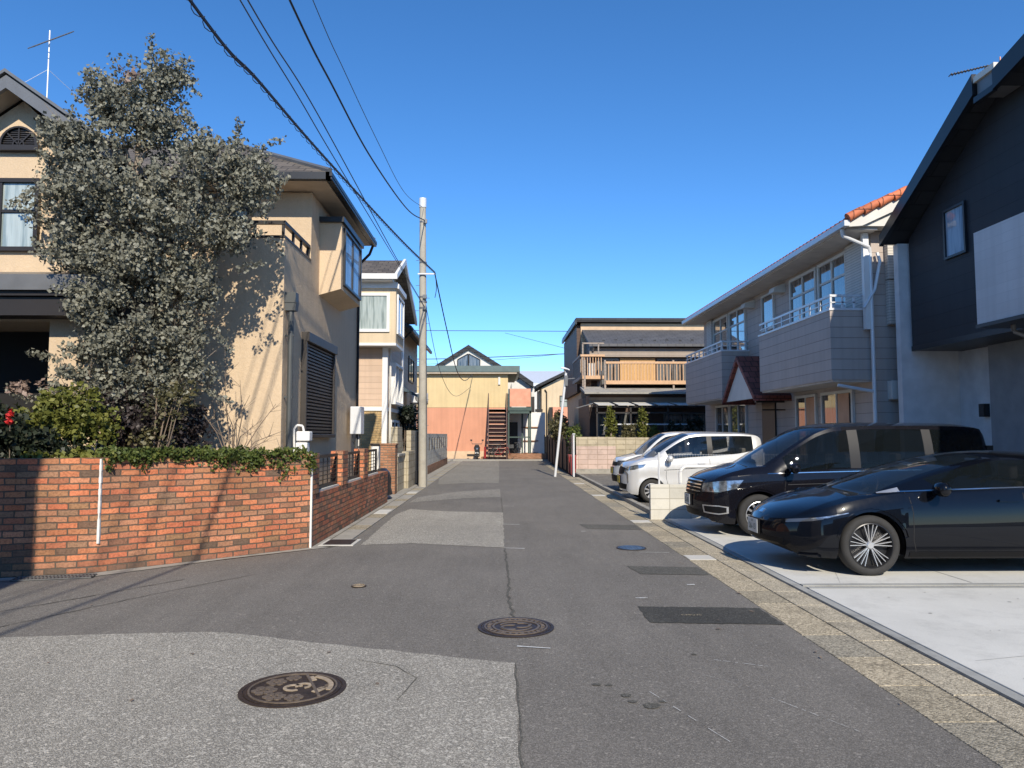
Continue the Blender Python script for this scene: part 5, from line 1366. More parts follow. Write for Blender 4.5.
# ------------------------------------------------------------------ dark house, right foreground
dh = thing('house', 'modern dark clad house with steep black roof and pale balcony at the right edge', 'house', (10, 11, 0))
g = MB(); g.prism([(14.85, 3.38), (14.85, 5.6), (12.1, 7.35), (11.3, 7.2), (6, 7.2), (6, 3.38)], 'x', 8.4, 8.6); g.build('upper_wall', M['siding_black'], dh)
MB().box(8.6, 14, 6, 14.85, 3.38, 5.6).build('upper_body', M['siding_black'], dh)
MB().box(8.45, 14, 6, 14.8, 3.30, 3.375).build('overhang_soffit', M['trim_black'], dh)
MB().box(8.39, 8.46, 6, 14.87, 3.30, 3.40).build('drip_edge', M['trim_black'], dh)
# roofs: lower slope then higher slope nearer
g = MB(); g.prism([(15.05, 5.55), (15.05, 5.72), (11.95, 7.62), (11.95, 7.36)], 'x', 7.98, 14); g.build('roof', M['roof_black'], dh)
g = MB(); g.prism([(15.07, 5.52), (15.07, 5.75), (11.9, 7.64), (11.9, 7.28)], 'x', 7.90, 7.98); g.prism([(11.40, 7.14), (11.40, 7.46), (6.5, 8.68), (6.5, 8.3)], 'x', 7.90, 7.98)
g.box(7.9, 7.98, 11.40, 11.88, 7.12, 7.22)
g.build('bargeboard', M['trim_black'], dh)
g = MB(); g.box(7.92, 9.5, 11.38, 11.92, 7.48, 7.58); g.build('ridge_cap', M['offwhite'], dh)
MB().box(7.96, 9.4, 11.42, 11.86, 7.22, 7.48).build('ridge_upstand', M['trim_grey'], dh)
g = MB(); g.prism([(11.4, 7.2), (11.4, 7.4), (6.5, 8.62), (6.5, 8.4)], 'x', 7.98, 14); g.build('upper_roof', M['roof_black'], dh)
g = MB(); g.prism([(11.3, 7.2), (6.5, 8.35), (6.5, 7.2)], 'x', 8.4, 8.6); g.build('upper_gable', M['siding_black'], dh)
wall_window(dh, 'x', 8.4, -1, 12.95, 13.6, 4.88, 5.82, M['trim_black'], M['glass_blue'], 0.045, 0.05)
g = MB(); g.box(7.62, 8.39, 6.3, 11.6, 3.36, 4.84); g.build('balcony', M['siding_white'], dh)
MB().box(7.60, 8.42, 6.28, 11.62, 3.30, 3.355).build('balcony_edge', M['trim_black'], dh)
# lower walls
g = MB(); g.box(8.22, 9.45, 14.95, 15.12, 0, 5.55); g.build('wing_wall', M['panel_grey'], dh)
g = MB(); g.box(9.4, 9.6, 13.9, 14.95, 0, 3.3); g.build('recessed_wall', M['panel_grey'], dh)
g = MB(); g.box(9.3, 14, 10, 13.88, 0, 3.3); g.build('ground_wall', M['panel_dark'], dh)
g = MB(); g.path([(7.95, 11.25, 3.31), (7.95, 11.25, 3.2), (8.2, 11.1, 3.05), (9.3, 10.9, 2.95)], 0.035, 8); g.build('drain_pipe', M['trim_grey'], dh)
MB().box(9.28, 9.4, 14.05, 14.2, 1.95, 2.2).build('wall_lamp', M['trim_black'], dh)
an = thing('tv_antenna', 'dark yagi television aerial on the ridge of the dark clad house', 'aerial', (8.3, 12, 7.7))
y_ = MB(); yagi(y_, (8.03, 12.0, 7.78), (1, -0.15, 0.2), 0.8, 16, 0.06, False); y_.build('yagi', M['trim_dark'], an)
MB().tube((8.25, 11.9, 7.5), (8.2, 12.0, 7.80), 0.012).build('mast', M['trim_grey'], an)
MB().bar((8.42, 11.93, 7.80), (8.42, 11.93, 7.96), 0.015, 0.015).build('reflector', M['pink'], an)

# ------------------------------------------------------------------ low white block wall with fence and hoop
lw = thing('block_wall', 'low clean white block wall dividing the gravel parking from the concrete pad', 'wall', (3.5, 14.1, 0))
MB().box(2.84, 8.0, 14.02, 14.14, -0.02, 0.67).build('wall_panel', M['blocks_w'], lw, bevel=0.004)
fn = thing('mesh_fence', 'fine wire mesh fence standing on the low white block wall', 'fence', (3.5, 14.1, 0.72))
g = MB()
for x in (3.02, 5.02, 7.02): g.tube((x, 14.08, 0.66), (x, 14.08, 1.27), 0.02, n=8)
g.build('post', M['white_metal'], fn)
g = MB(); x = 3.02
while x < 7.5: g.tube((x, 14.08, 0.69), (x, 14.08, 1.24), 0.0016, n=4, caps=False); x += 0.05
for z in (0.75, 1.0, 1.23): g.tube((3.02, 14.08, z), (7.5, 14.08, z), 0.002, n=4)
g.build('mesh', M['white_metal'], fn)
hp = thing('hoop_barrier', 'white steel hoop barrier behind the low white block wall', 'barrier', (4.4, 14.6, 0))
g = MB(); cor = []
x0, x1, zt, r = 3.55, 5.6, 0.98, 0.14
P_ = [(x0, 14.6, 0)]+[(x0+r-r*math.cos(t), 14.6, zt-r+r*math.sin(t)) for t in [i*math.pi/12 for i in range(7)]]+[(x1-r+r*math.sin(t), 14.6, zt-r+r*math.cos(t)) for t in [i*math.pi/12 for i in range(7)]]+[(x1, 14.6, 0)]
g.path(P_, 0.035, 10); g.build('hoop', M['white'], hp, smooth=True, angle=50)
MB().tube((x0, 14.6, 0.5), (x1, 14.6, 0.5), 0.025, n=8).build('crossbar', M['white'], hp)

# ------------------------------------------------------------------ cars
def pchip(xs, ys):
    xs = np.array(xs, float); ys = np.array(ys, float); h = np.diff(xs); d = np.diff(ys)/h
    m = np.zeros(len(xs)); m[0] = d[0]; m[-1] = d[-1]
    for i in range(1, len(xs)-1):
        if d[i-1]*d[i] > 0:
            w1, w2 = 2*h[i]+h[i-1], h[i]+2*h[i-1]; m[i] = (w1+w2)/(w1/d[i-1]+w2/d[i])
    def f(x):
        x = min(max(x, xs[0]), xs[-1]); i = min(max(int(np.searchsorted(xs, x)-1), 0), len(h)-1)
        t = (x-xs[i])/h[i]; t2, t3 = t*t, t**3
        return float(ys[i]*(2*t3-3*t2+1)+h[i]*m[i]*(t3-2*t2+t)+ys[i+1]*(-2*t3+3*t2)+h[i]*m[i+1]*(t3-t2))
    return f

class Car:
    def __init__(s, name, label, group, x, y, cfg, paint, z0=0.036):
        s.c = cfg; s.root = thing(name, label, 'car', (x, y, z0), group=group); s.paint = paint
        s.F = {k: pchip(*zip(*cfg[k])) for k in ('zb', 'belt', 'rail', 'top', 'w', 'wr', 'bow')}
        s.L = cfg['L']; s.body()
    def P(s, x, row, zl=None):
        F = s.F; w = F['w'](x); zb = F['zb'](x); zt = F['belt'](x); zr = max(F['rail'](x), zt+0.004); wr = min(F['wr'](x), w-0.03); zc = F['top'](x)
        k, t = row
        if k == 's':
            lo = zb if zl is None else max(zb, zl)
            z = lo+(zt-lo)*t; q = (z-zb)/max(1e-3, zt-zb)
            y = w-0.06*max(0, 1-q/0.22)**2-s.c.get('tuck', 0.05)*max(0, (q-0.62)/0.38)**2
            cr = s.c.get('crease')
            if cr: y -= cr[1]*math.exp(-((q-cr[0])/cr[2])**2)
        elif k == 'g':
            yb = w-s.c.get('tuck', 0.05)
            z = zt+(zr-zt)*t; y = yb+(wr-yb)*t+0.03*math.sin(math.pi*t)*min(1, (zr-zt)/0.4)
        else:
            y = wr*(1-t); z = zr+(zc-zr)*(1-(1-t)**2.2)
        b = F['bow'](x)*(abs(y)/max(w, .1))**2.2
        if k in 'gr' and zr-zt > 0.02:
            b += s.c.get('wbow', 0.12)*(abs(y)/max(wr, .1))**2*max(0, 1-max(0, x-s.c['cowl'])/(s.c['header']-s.c['cowl']+0.4)) if x > s.c['cowl'] else 0
        return (x+b, y, z)
    def body(s):
        c = s.c; L = s.L; R_ = c['arch']; xs = set()
        x = 0.0
        for v in np.arange(0.12, L-0.05, 0.075): xs.add(round(float(v), 4))
        for v in (0, 0.015, 0.04, 0.075, L-0.07, L-0.03, L-0.01, L): xs.add(round(v, 4))
        zl = {}
        for xc in c['wheels']:
            xs = {v for v in xs if not (xc-R_-0.03 < v < xc+R_+0.03)}
            for i in range(25):
                a = math.pi*i/24; v = round(xc-R_*math.cos(a), 4); xs.add(v); zl[v] = c['wr_z']+R_*math.sin(a)
            xs.add(round(xc-R_-0.002, 4)); xs.add(round(xc+R_+0.002, 4))
        for a, b in c['side_win']:
            for v in (a, b): xs.add(round(v, 4))
        for v in (c['cowl'], c['header'], *c.get('rear_glass', ())): xs.add(round(v, 4))
        for e in c.get('extra', ()): xs.add(round(e, 4))
        xs = sorted(xs)
        for v in xs:
            for xc in c['wheels']:
                if v not in zl and abs(v-xc) < R_: zl[v] = c['wr_z']+math.sqrt(R_*R_-(v-xc)**2)
        rows = [('s', t) for t in (0, .08, .16, .26, .38, .5, .62, .72, .82, .9, .96, 1)]
        nb = len(rows)
        rows += [('g', t) for t in (.07, .14, .36, .6, .82, .92, 1)]
        ng = len(rows)
        rows += [('r', t) for t in (.04, .10, .2, .38, .6, .8, 1)]
        nr = len(rows)
        V = []; idx = {}; s_x = {}
        for i, x in enumerate(xs):
            for j, r in enumerate(rows):
                p = s.P(x, r, zl.get(x)); 
                for sg in (-1, 1):
                    if j == nr-1 and sg == 1: idx[i, j, 1] = idx[i, j, -1]; continue
                    idx[i, j, sg] = len(V); s_x[len(V)] = x; V.append((p[0], sg*p[1], p[2]))
        body, glass, wind, pill = [], [], [], []
        for i in range(len(xs)-1):
            xm = (xs[i]+xs[i+1])/2
            for j in range(nr-1):
                for sg in (-1, 1):
                    f = [idx[i, j, sg], idx[i+1, j, sg], idx[i+1, j+1, sg], idx[i, j+1, sg]]
                    f = list(dict.fromkeys(f))
                    if len(f) < 3: continue
                    if sg == 1: f = f[::-1]
                    dst = body
                    if nb <= j <= ng-3 and s.F['rail'](xm)-s.F['belt'](xm) > 0.05:
                        if any(a < xm < b for a, b in c['side_win']): dst = glass
                        elif c['side_win'][0][0] < xm < c['side_win'][-1][1]: dst = pill
                    elif j >= ng+1 and c['cowl'] < xm < c['header']: dst = wind
                    dst.append(tuple(f))
        for i, rev in ((0, False), (len(xs)-1, True)):
            K = 14; x = xs[i]; cap = {}; z0 = s.F['zb'](x); z1 = s.F['top'](x); sgx = 1 if not rev else -1
            for j, r in enumerate(rows):
                p = s.P(x, r); w = s.F['w'](x)
                for k in range(K+1):
                    f = -1+2*k/K; y = f*p[1]
                    if k == 0 or j == nr-1: cap[j, k] = idx[i, j, -1]
                    elif k == K: cap[j, k] = idx[i, j, 1]
                    else:
                        full_b = p[0]-x
                        b = full_b*abs(f)**2.2-sgx*0.035*(1-f*f)*(1-((p[2]-z0)/(z1-z0)*2-1)**2)
                        cap[j, k] = len(V); s_x[len(V)] = x; V.append((x+b, y, p[2]))
            for j in range(nr-1):
                for k in range(K):
                    q = list(dict.fromkeys([cap[j, k], cap[j+1, k], cap[j+1, k+1], cap[j, k+1]]))
                    if len(q) > 2: body.append(tuple(q if rev else q[::-1]))
        def mk(name, faces, mat, parent):
            m = MB(); used = sorted({q for f in faces for q in f}); mp = {q: k for k, q in enumerate(used)}
            m.v = [V[q] for q in used]; m.f = [tuple(mp[q] for q in f) for f in faces]
            o = m.build(name, mat, parent, smooth=True, local=True, angle=32, fix=False)
            return o
        full = MB(); full.v = V; full.f = body+glass+wind+pill
        s.bvh = BVHTree.FromPolygons([Vector(v) for v in V], full.f)
        s.bo = mk('body', body, s.paint, s.root)
        for sg in (-1, 1):
            for a, b in c['side_win']:
                mk('side_window', [f for f in glass if all(V[q][1]*sg > 0 for q in f) and a-1e-3 < min(s_x[q] for q in f) and max(s_x[q] for q in f) < b+1e-3], c.get('glass', M['c_glass']), s.root)
            if pill:
                for (a0, b0), (a1, b1) in zip(c['side_win'], c['side_win'][1:]):
                    mk('window_pillar', [f for f in pill if all(V[q][1]*sg > 0 for q in f) and b0-1e-3 < min(s_x[q] for q in f) and max(s_x[q] for q in f) < a1+1e-3], M['c_pillar'] if a1-b0 > .1 and c.get('pillar_mat') else M['c_glass'], s.root)
        mk('windscreen', wind, M['c_glass2'], s.root)
        sm = c.get('seat', M['seat']); h0 = c['header']
        for xs_ in [h0+.25, h0+1.15]+([h0+1.9] if L > 4.5 and c['top'][6][1] > 1.5 else []):
            for yy in (-.36, .36):
                st = MB(); zt_ = min(s.F['rail'](xs_+.2)-.12, 1.22)
                st.prism([(xs_-.45, .45), (xs_+.05, .42), (xs_+.12, .5), (xs_+.26, zt_-.16), (xs_+.18, zt_-.14), (xs_, .62), (xs_-.42, .6)], 'y', yy-.23, yy+.23)
                st.box(xs_+.17, xs_+.27, yy-.12, yy+.12, zt_-.13, zt_+.05)
                st.build('seat', sm, s.root, local=True, bevel=0.03)
        ds = MB(); zc_ = s.F['belt'](c['cowl']+.3)
        ds.prism([(c['cowl']+.12, zc_-.05), (c['cowl']+.55, zc_-.01), (c['cowl']+.62, zc_-.12), (c['cowl']+.5, .5), (c['cowl']+.1, .5)], 'y', -.6, .6)
        ds.build('dashboard', M['c_trim'], s.root, local=True, bevel=0.02)
        sw = MB(); cx_, cz_ = c['cowl']+.78, zc_+.0
        for k in range(16):
            a, b = 2*math.pi*k/16, 2*math.pi*(k+1)/16
            sw.tube((cx_+.07*math.sin(a), .36+.18*math.cos(a), cz_+.17*math.sin(a)), (cx_+.07*math.sin(b), .36+.18*math.cos(b), cz_+.17*math.sin(b)), .014, n=5)
        sw.tube((cx_, .36, cz_), (cx_-.25, .36, cz_-.12), .03, n=6); sw.bar((cx_, .2, cz_), (cx_, .52, cz_), .02, .04)
        sw.build('steering_wheel', M['c_trim'], s.root, local=True)
        # under tray and wheel wells
        u = MB(); W = max(s.F['w'](L*.5), .6)
        u.box(0.25, L-0.25, -(W-.45), W-.45, c['zb'][2][1]+0.02, 0.55)
        a, b = c['wheels']
        u.box(a+R_+.05, b-R_-.05, -(W-.1), W-.1, c['zb'][2][1]+0.02, 0.4)
        for xc in c['wheels']:
            for sg in (-1, 1):
                pts = [(xc-R_*1.0*math.cos(t), c['wr_z']+R_*1.0*math.sin(t)) for t in [math.pi*i/16 for i in range(17)]]
                for (p, q) in zip(pts, pts[1:]):
                    y1 = sg*(W-.035); y2 = sg*(W-.42)
                    u.add([(p[0], y1, p[1]), (q[0], y1, q[1]), (q[0], y2, q[1]), (p[0], y2, p[1])], [(0, 1, 2, 3)])
                u.add([(p[0], sg*(W-.42), p[1]) for p in pts], [tuple(range(len(pts)))])
        u.build('underbody', M['c_trim'], s.root, local=True)
        for xc in c['wheels']:
            for sg in (-1, 1): s.wheel(xc, sg)
        s.arch_trim(R_)
    def wheel(s, xc, sg):
        c = s.c; r = c['tyre_r']; rr = c['rim_r']; tw = c.get('tyre_w', .20); W = s.F['w'](xc)
        yo = sg*(W-0.025)
        t = MB(); prof = [(rr, 0.012), (rr+.015, 0.0), ((rr+r)/2, -0.004), (r-.02, 0.008), (r-.004, 0.03), (r, 0.05), (r, tw-.05), (r-.02, tw-.01), (rr, tw)]
        t.lathe([(a, -sg*h) for a, h in prof], (xc, yo, c['wr_z']), 'y', 44)
        to = t.build('wheel', M['tyre'], s.root, smooth=True, local=True, angle=40)
        m = MB(); m.lathe([(rr*.97, -sg*.03), (rr*1.0, -sg*.008), (rr*.96, -sg*.004), (rr*.92, -sg*.03), (rr*.9, -sg*.09)], (xc, yo, c['wr_z']), 'y', 44)
        kind = c['rim']; n, wid = {'prius': (10, .10), 'multi': (12, .16), 'kei': (9, .22)}[kind]
        zc = c['wr_z']
        sp = MB()
        for k in range(n):
            a0 = 2*math.pi*k/n
            pairs = (-.09, .09) if kind == 'prius' else (0,)
            if kind == 'prius': a0 = 2*math.pi*(k//2)/5+(.22 if k % 2 else -.22)+.3; pairs = (-.045, .045)
            for da in pairs:
                a1 = a0+da*1.0; a2 = a0+da*2.2
                p = Vector((math.cos(a1)*rr*.16, 0, math.sin(a1)*rr*.16)); q = Vector((math.cos(a2)*rr*.94, 0, math.sin(a2)*rr*.94))
                ww = rr*(.038 if kind == 'prius' else wid)
                d = (q-p).normalized(); sd = Vector((-d.z, 0, d.x))
                vs = []
                for pt, w_, dep in ((p, ww*.8, .035), (q, ww*(1.0 if kind != 'prius' else .8), .016)):
                    for yy in (dep, dep+.03):
                        vs += [pt+sd*w_*.5+Vector((0, -sg*yy, 0)), pt-sd*w_*.5+Vector((0, -sg*yy, 0))]
                vs = [v+Vector((xc, yo, zc)) for v in vs]
                sp.add(vs, [(0, 1, 5, 4), (2, 6, 7, 3), (0, 4, 6, 2), (1, 3, 7, 5), (4, 5, 7, 6), (0, 2, 3, 1)])
        sp.lathe([(0.001, -sg*.02), (rr*.13, -sg*.02), (rr*.18, -sg*.035), (rr*.18, -sg*.08)], (xc, yo, zc), 'y', 24)
        ro = m.build('rim', M['rim_dark'] if kind == 'prius' else M['rim'], to, smooth=True, local=True)
        spo = sp.build('spokes', M['rim'], to, local=True)
        d = MB(); d.lathe([(0.001, -sg*.095), (rr*.9, -sg*.095)], (xc, yo, zc), 'y', 30); d.build('hub_back', M['rim_dark'], to, local=True)
    def ray(s, a, sco, z, sgn=-1):
        """direction angle a in plan: 90 = from the side, 0 = from the front"""
        d = Vector((math.cos(a), math.sin(a), 0)); u = Vector((math.sin(a), -math.cos(a), 0))
        if abs(a) < 1e-6: u = Vector((0, 1, 0))
        o = u*sco+Vector((0, 0, z))-d*6+Vector((0, 0, 0))
        h = s.bvh.ray_cast(o, d)
        if h[0] is None: return None
        return h[0], h[1]
    def patch(s, name, mat, upper, lower, a, both=True, n=14, m=4, off=0.005, parent=None, smooth=True, thick=0.012):
        """surface-hugging piece between two polylines given as (s, z) seen from plan angle a (for the -y side)"""
        def samp(pl, t):
            tt = t*(len(pl)-1); i = min(int(tt), len(pl)-2); f = tt-i
            return (pl[i][0]+(pl[i+1][0]-pl[i][0])*f, pl[i][1]+(pl[i+1][1]-pl[i][1])*f)
        V = []; ok = []
        for i in range(n+1):
            u_ = samp(upper, i/n); l_ = samp(lower, i/n)
            for j in range(m+1):
                q = j/m; sc, z = u_[0]+(l_[0]-u_[0])*q, u_[1]+(l_[1]-u_[1])*q
                h = s.ray(a, sc, z)
                if h is None: V.append(None); V.append(None)
                else:
                    nrm = h[1]
                    dd = Vector((math.cos(a), math.sin(a), 0))
                    if nrm.dot(dd) > 0: nrm = -nrm
                    V.append(h[0]+nrm*off); V.append(h[0]-nrm*thick)
        F = []
        def I(i, j, k): return (i*(m+1)+j)*2+k
        for i in range(n):
            for j in range(m):
                q = [I(i, j, 0), I(i+1, j, 0), I(i+1, j+1, 0), I(i, j+1, 0)]
                if all(V[k] is not None for k in q): F.append(tuple(q))
        rim = [(I(i, 0, 0), I(i+1, 0, 0), I(i+1, 0, 1), I(i, 0, 1)) for i in range(n)]+[(I(i, m, 0), I(i+1, m, 0), I(i+1, m, 1), I(i, m, 1)) for i in range(n)]
        rim += [(I(0, j, 0), I(0, j+1, 0), I(0, j+1, 1), I(0, j, 1)) for j in range(m)]+[(I(n, j, 0), I(n, j+1, 0), I(n, j+1, 1), I(n, j, 1)) for j in range(m)]
        F += [f for f in rim if all(V[k] is not None for k in f)]
        V = [v if v is not None else Vector((0, 0, 0.5)) for v in V]
        out = []
        for sg in ((1, -1) if both else (1,)):
            mb = MB(); mb.v = [(v[0], v[1]*sg, v[2]) for v in V]; mb.f = list(F)
            out.append(mb.build(name, mat, parent or s.root, smooth=smooth, local=True, angle=50))
        return out
    def strip(s, name, mat, pts, w, a=math.pi/2, both=True, off=0.004, parent=None, n=None):
        up = []; lo = []
        for i, p in enumerate(pts):
            q0 = pts[max(0, i-1)]; q1 = pts[min(len(pts)-1, i+1)]
            d = Vector((q1[0]-q0[0], q1[1]-q0[1])); d.normalize(); nn = Vector((-d.y, d.x))*w/2
            up.append((p[0]+nn.x, p[1]+nn.y)); lo.append((p[0]-nn.x, p[1]-nn.y))
        return s.patch(name, mat, up, lo, a, both, n or max(6, 3*len(pts)), 1, off, parent)
    def arch_trim(s, R_):
        if not s.c.get('arch_lip'): return
        for xc in s.c['wheels']:
            w = s.c['arch_lip'];
            pts = [(xc-(R_+w/2)*math.cos(t), s.c['wr_z']+(R_+w/2)*math.sin(t)) for t in [math.pi*(.08+.84*i/16) for i in range(17)]]
            s.strip('arch_trim', s.c.get('arch_mat', s.paint), pts, w, off=0.012, n=32)
    def mirror(s, x, z, y, mat):
        for sg in (-1, 1):
            m = MB(); m.m = Matrix.Translation((x, sg*y, z)) @ Matrix.Diagonal((0.9, 1, 1, 1))
            pr = [(0.001, -.11), (.05, -.105), (.075, -.07), (.082, 0), (.075, .07), (.05, .1), (.001, .105)]
            m.lathe(pr, n=16, axis='y'); m.m = None
            mo = m.build('door_mirror', mat, s.root, smooth=True, local=True, angle=60)
            MB().box(x-.02, x+.03, sg*(y-.2), sg*(y-.08), z-.07, z-.03).build('mirror_arm', M['c_trim'], mo, local=True)
    def plate(s, z, yellow=False, x=None, txt='', tilt=0):
        h = s.ray(0, 0.0, z); xx = h[0].x-0.012
        p = MB(); p.box(xx-.012, xx, -.165, .165, z-.083, z+.083); po = p.build('licence_plate', M['plate_y'] if yellow else M['plate'], s.root, local=True, bevel=0.003)
        fr = MB(); fr.box(xx-.006, xx+.02, -.175, .175, z-.093, z+.093); fr.build('plate_holder', M['c_trim'], po, local=True)
        mt = Matrix.Translation(ORG[s.root.name]) @ Matrix.Translation((xx-.015, 0, z-.015)) @ Matrix(((0, 0, -1, 0), (-1, 0, 0, 0), (0, 1, 0, 0), (0, 0, 0, 1)))
        text_mesh('plate_digits', txt, 0.10, M['plate_ink'], po, mt)
        mt = Matrix.Translation(ORG[s.root.name]) @ Matrix.Translation((xx-.015, 0, z+.055)) @ Matrix(((0, 0, -1, 0), (-1, 0, 0, 0), (0, 1, 0, 0), (0, 0, 0, 1)))
        text_mesh('plate_district', '500', 0.04, M['plate_ink'], po, mt)
S90 = math.pi/2; A45 = R(45)
def q45(x, y): return (x-y)/math.sqrt(2) if False else x*math.sin(A45)-y*math.cos(A45)

# --- black hatchback (nearest)
cfgP = dict(L=4.60, arch=0.375, wr_z=0.335, tyre_r=0.335, rim_r=0.25, wheels=(0.98, 3.73), rim='prius', cowl=0.80, header=2.42, wbow=0.34, tuck=0.06,
    zb=[(0, .30), (.1, .22), (.5, .19), (2.3, .19), (4.0, .22), (4.5, .34), (4.6, .42)],
    belt=[(0, .54), (.03, .575), (.12, .63), (.5, .75), (.9, .845), (1.4, .915), (2.2, .94), (3.2, .99), (4.2, 1.03), (4.5, 1.0), (4.6, .9)],
    rail=[(0, .55), (.03, .59), (.12, .65), (.5, .78), (.8, .865), (1.1, .975), (1.6, 1.115), (2.1, 1.225), (2.6, 1.30), (3.1, 1.295), (3.7, 1.24), (4.2, 1.08), (4.5, 1.02), (4.6, .91)],
    top=[(0, .56), (.03, .605), (.12, .68), (.5, .825), (.8, .91), (1.1, 1.015), (1.6, 1.185), (2.1, 1.30), (2.42, 1.35), (2.8, 1.375), (3.2, 1.365), (3.8, 1.30), (4.3, 1.12), (4.5, 1.06), (4.6, .93)],
    w=[(0, .62), (.04, .66), (.12, .73), (.25, .80), (.45, .855), (.8, .89), (2.0, .885), (3.7, .89), (4.3, .84), (4.6, .7)],
    wr=[(0, .50), (.12, .66), (.5, .70), (.8, .70), (1.2, .665), (1.8, .62), (2.6, .58), (3.4, .57), (4.2, .58), (4.6, .5)],
    bow=[(0, .16), (.12, .15), (.25, .11), (.45, .04), (.6, 0), (4.0, 0), (4.4, -.1), (4.6, -.2)],
    side_win=[(1.45, 2.62), (2.74, 3.75)], crease=(0.42, -0.012, 0.12), arch_lip=0.035, arch_mat=M['p_black'])
c1 = Car('hatchback_car', 'glossy blue black hatchback parked nose to the lane, nearest car on the concrete pad', 'cars parked nose to the lane', 3.15, 9.12, cfgP, M['p_black'])
c1.patch('headlight', M['lamp'], [(q45(.36, -.76), .63), (q45(.52, -.84), .66), (q45(.72, -.88), .70)], [(q45(.36, -.76), .618), (q45(.52, -.84), .64), (q45(.72, -.88), .693)], A45)
c1.patch('headlight_housing', M['lamp_dark'], [(q45(.20, -.50), .60), (q45(.40, -.72), .635), (q45(.50, -.80), .65)], [(q45(.20, -.50), .565), (q45(.40, -.74), .60), (q45(.50, -.80), .625)], A45, off=.002)
c1.patch('lower_grille', M['c_trim'], [(-.55, .38), (0, .40), (.55, .38)], [(-.50, .27), (0, .25), (.50, .27)], 0, both=False, n=24)
c1.patch('lower_lip', M['p_black'], [(-.8, .24), (0, .20), (.8, .24)], [(-.8, .215), (0, .17), (.8, .215)], 0, both=False, n=24, off=.03)
c1.patch('emblem', M['chrome'], [(-.05, .665), (.05, .665)], [(-.05, .625), (.05, .625)], 0, both=False, n=4, off=.008)
c1.strip('window_trim', M['chrome'], [(1.30, .918), (1.8, .945), (2.4, .965), (3.0, .985), (3.7, 1.03)], .012, off=.006, n=30)
c1.strip('door_seam', M['dark'], [(1.42, .93), (1.45, .7), (1.44, .4), (1.47, .27)], .008, off=.001)
c1.strip('door_seam', M['dark'], [(2.72, .97), (2.70, .6), (2.72, .27)], .008, off=.001)
c1.patch('quarter_glass_trim', M['rim'], [(1.16, .905), (1.38, .965)], [(1.16, .898), (1.38, .92)], S90, off=.006)
c1.patch('door_handle', M['p_black'], [(2.42, .84), (2.66, .845)], [(2.42, .815), (2.66, .82)], S90, off=.03, thick=.02)
c1.patch('sill_trim', M['c_trim'], [(1.40, .27), (3.3, .27)], [(1.40, .215), (3.3, .215)], S90, off=.006, n=20)
c1.mirror(1.72, .965, 0.98, M['p_black']); c1.plate(.47, txt='26-13')
# --- black minivan
cfgV = dict(L=4.66, arch=0.375, wr_z=0.325, tyre_r=0.325, rim_r=0.215, wheels=(0.86, 3.66), rim='multi', cowl=0.72, header=1.86, wbow=0.26, tuck=0.035,
    zb=[(0, .28), (.1, .21), (.5, .19), (2.3, .19), (4.2, .22), (4.6, .3), (4.66, .4)],
    belt=[(0, .70), (.03, .78), (.10, .83), (.4, .92), (.72, .95), (1.2, .975), (2.2, 1.0), (3.4, 1.02), (4.4, 1.05), (4.66, 1.04)],
    rail=[(0, .71), (.03, .80), (.10, .86), (.4, .965), (.72, 1.05), (1.0, 1.20), (1.4, 1.42), (1.8, 1.61), (2.1, 1.68), (2.8, 1.71), (4.0, 1.70), (4.45, 1.66), (4.6, 1.45), (4.66, 1.1)],
    top=[(0, .72), (.03, .82), (.10, .89), (.4, 1.01), (.72, 1.10), (1.0, 1.26), (1.4, 1.49), (1.86, 1.70), (2.2, 1.755), (2.8, 1.775), (4.0, 1.765), (4.45, 1.72), (4.6, 1.5), (4.66, 1.12)],
    w=[(0, .63), (.03, .67), (.10, .73), (.25, .80), (.4, .83), (.8, .845), (2.0, .845), (4.0, .845), (4.5, .82), (4.66, .76)],
    wr=[(0, .60), (.12, .70), (.5, .72), (.72, .72), (1.2, .69), (1.86, .665), (2.6, .66), (4.2, .66), (4.5, .64), (4.66, .6)],
    bow=[(0, .13), (.10, .12), (.25, .07), (.4, .02), (.48, 0), (4.3, 0), (4.5, -.06), (4.66, -.12)],
    side_win=[(1.05, 1.40), (1.46, 2.30), (2.46, 3.48), (3.62, 4.45)], arch_lip=0.03, arch_mat=M['p_black2'], pillar_mat=M['c_pillar'])
c2 = Car('minivan', 'black minivan with chrome grille parked between the hatchback and the low white block wall', 'cars parked nose to the lane', 3.14, 12.25, cfgV, M['p_black2'])
c2.patch('headlight', M['lamp'], [(q45(.16, -.40), .80), (q45(.34, -.68), .85), (q45(.60, -.84), .87)], [(q45(.14, -.40), .67), (q45(.34, -.70), .68), (q45(.50, -.84), .74)], A45, n=18)
c2.patch('headlight_projector', M['chrome'], [(q45(.24, -.55), .76), (q45(.30, -.62), .76)], [(q45(.24, -.55), .70), (q45(.30, -.62), .70)], A45, off=.009, n=5)
for k in range(4):
    z = .835-.052*k; c2.patch('grille_bar', M['chrome'], [(-.45, z), (0, z+.01), (.45, z)], [(-.45, z-.018), (0, z-.008), (.45, z-.018)], 0, both=False, n=20, off=.02)
c2.patch('grille', M['c_trim'], [(-.47, .86), (0, .87), (.47, .86)], [(-.42, .63), (0, .62), (.42, .63)], 0, both=False, n=20, off=.006)
c2.patch('lower_grille', M['c_trim'], [(-.40, .38), (0, .40), (.40, .38)], [(-.40, .26), (0, .25), (.40, .26)], 0, both=False, n=16, off=.006)
c2.patch('fog_lamp_bezel', M['rim'], [(q45(.14, -.42), .47), (q45(.34, -.66), .475), (q45(.44, -.76), .46)], [(q45(.16, -.44), .35), (q45(.34, -.66), .335), (q45(.44, -.76), .36)], A45, off=.007)
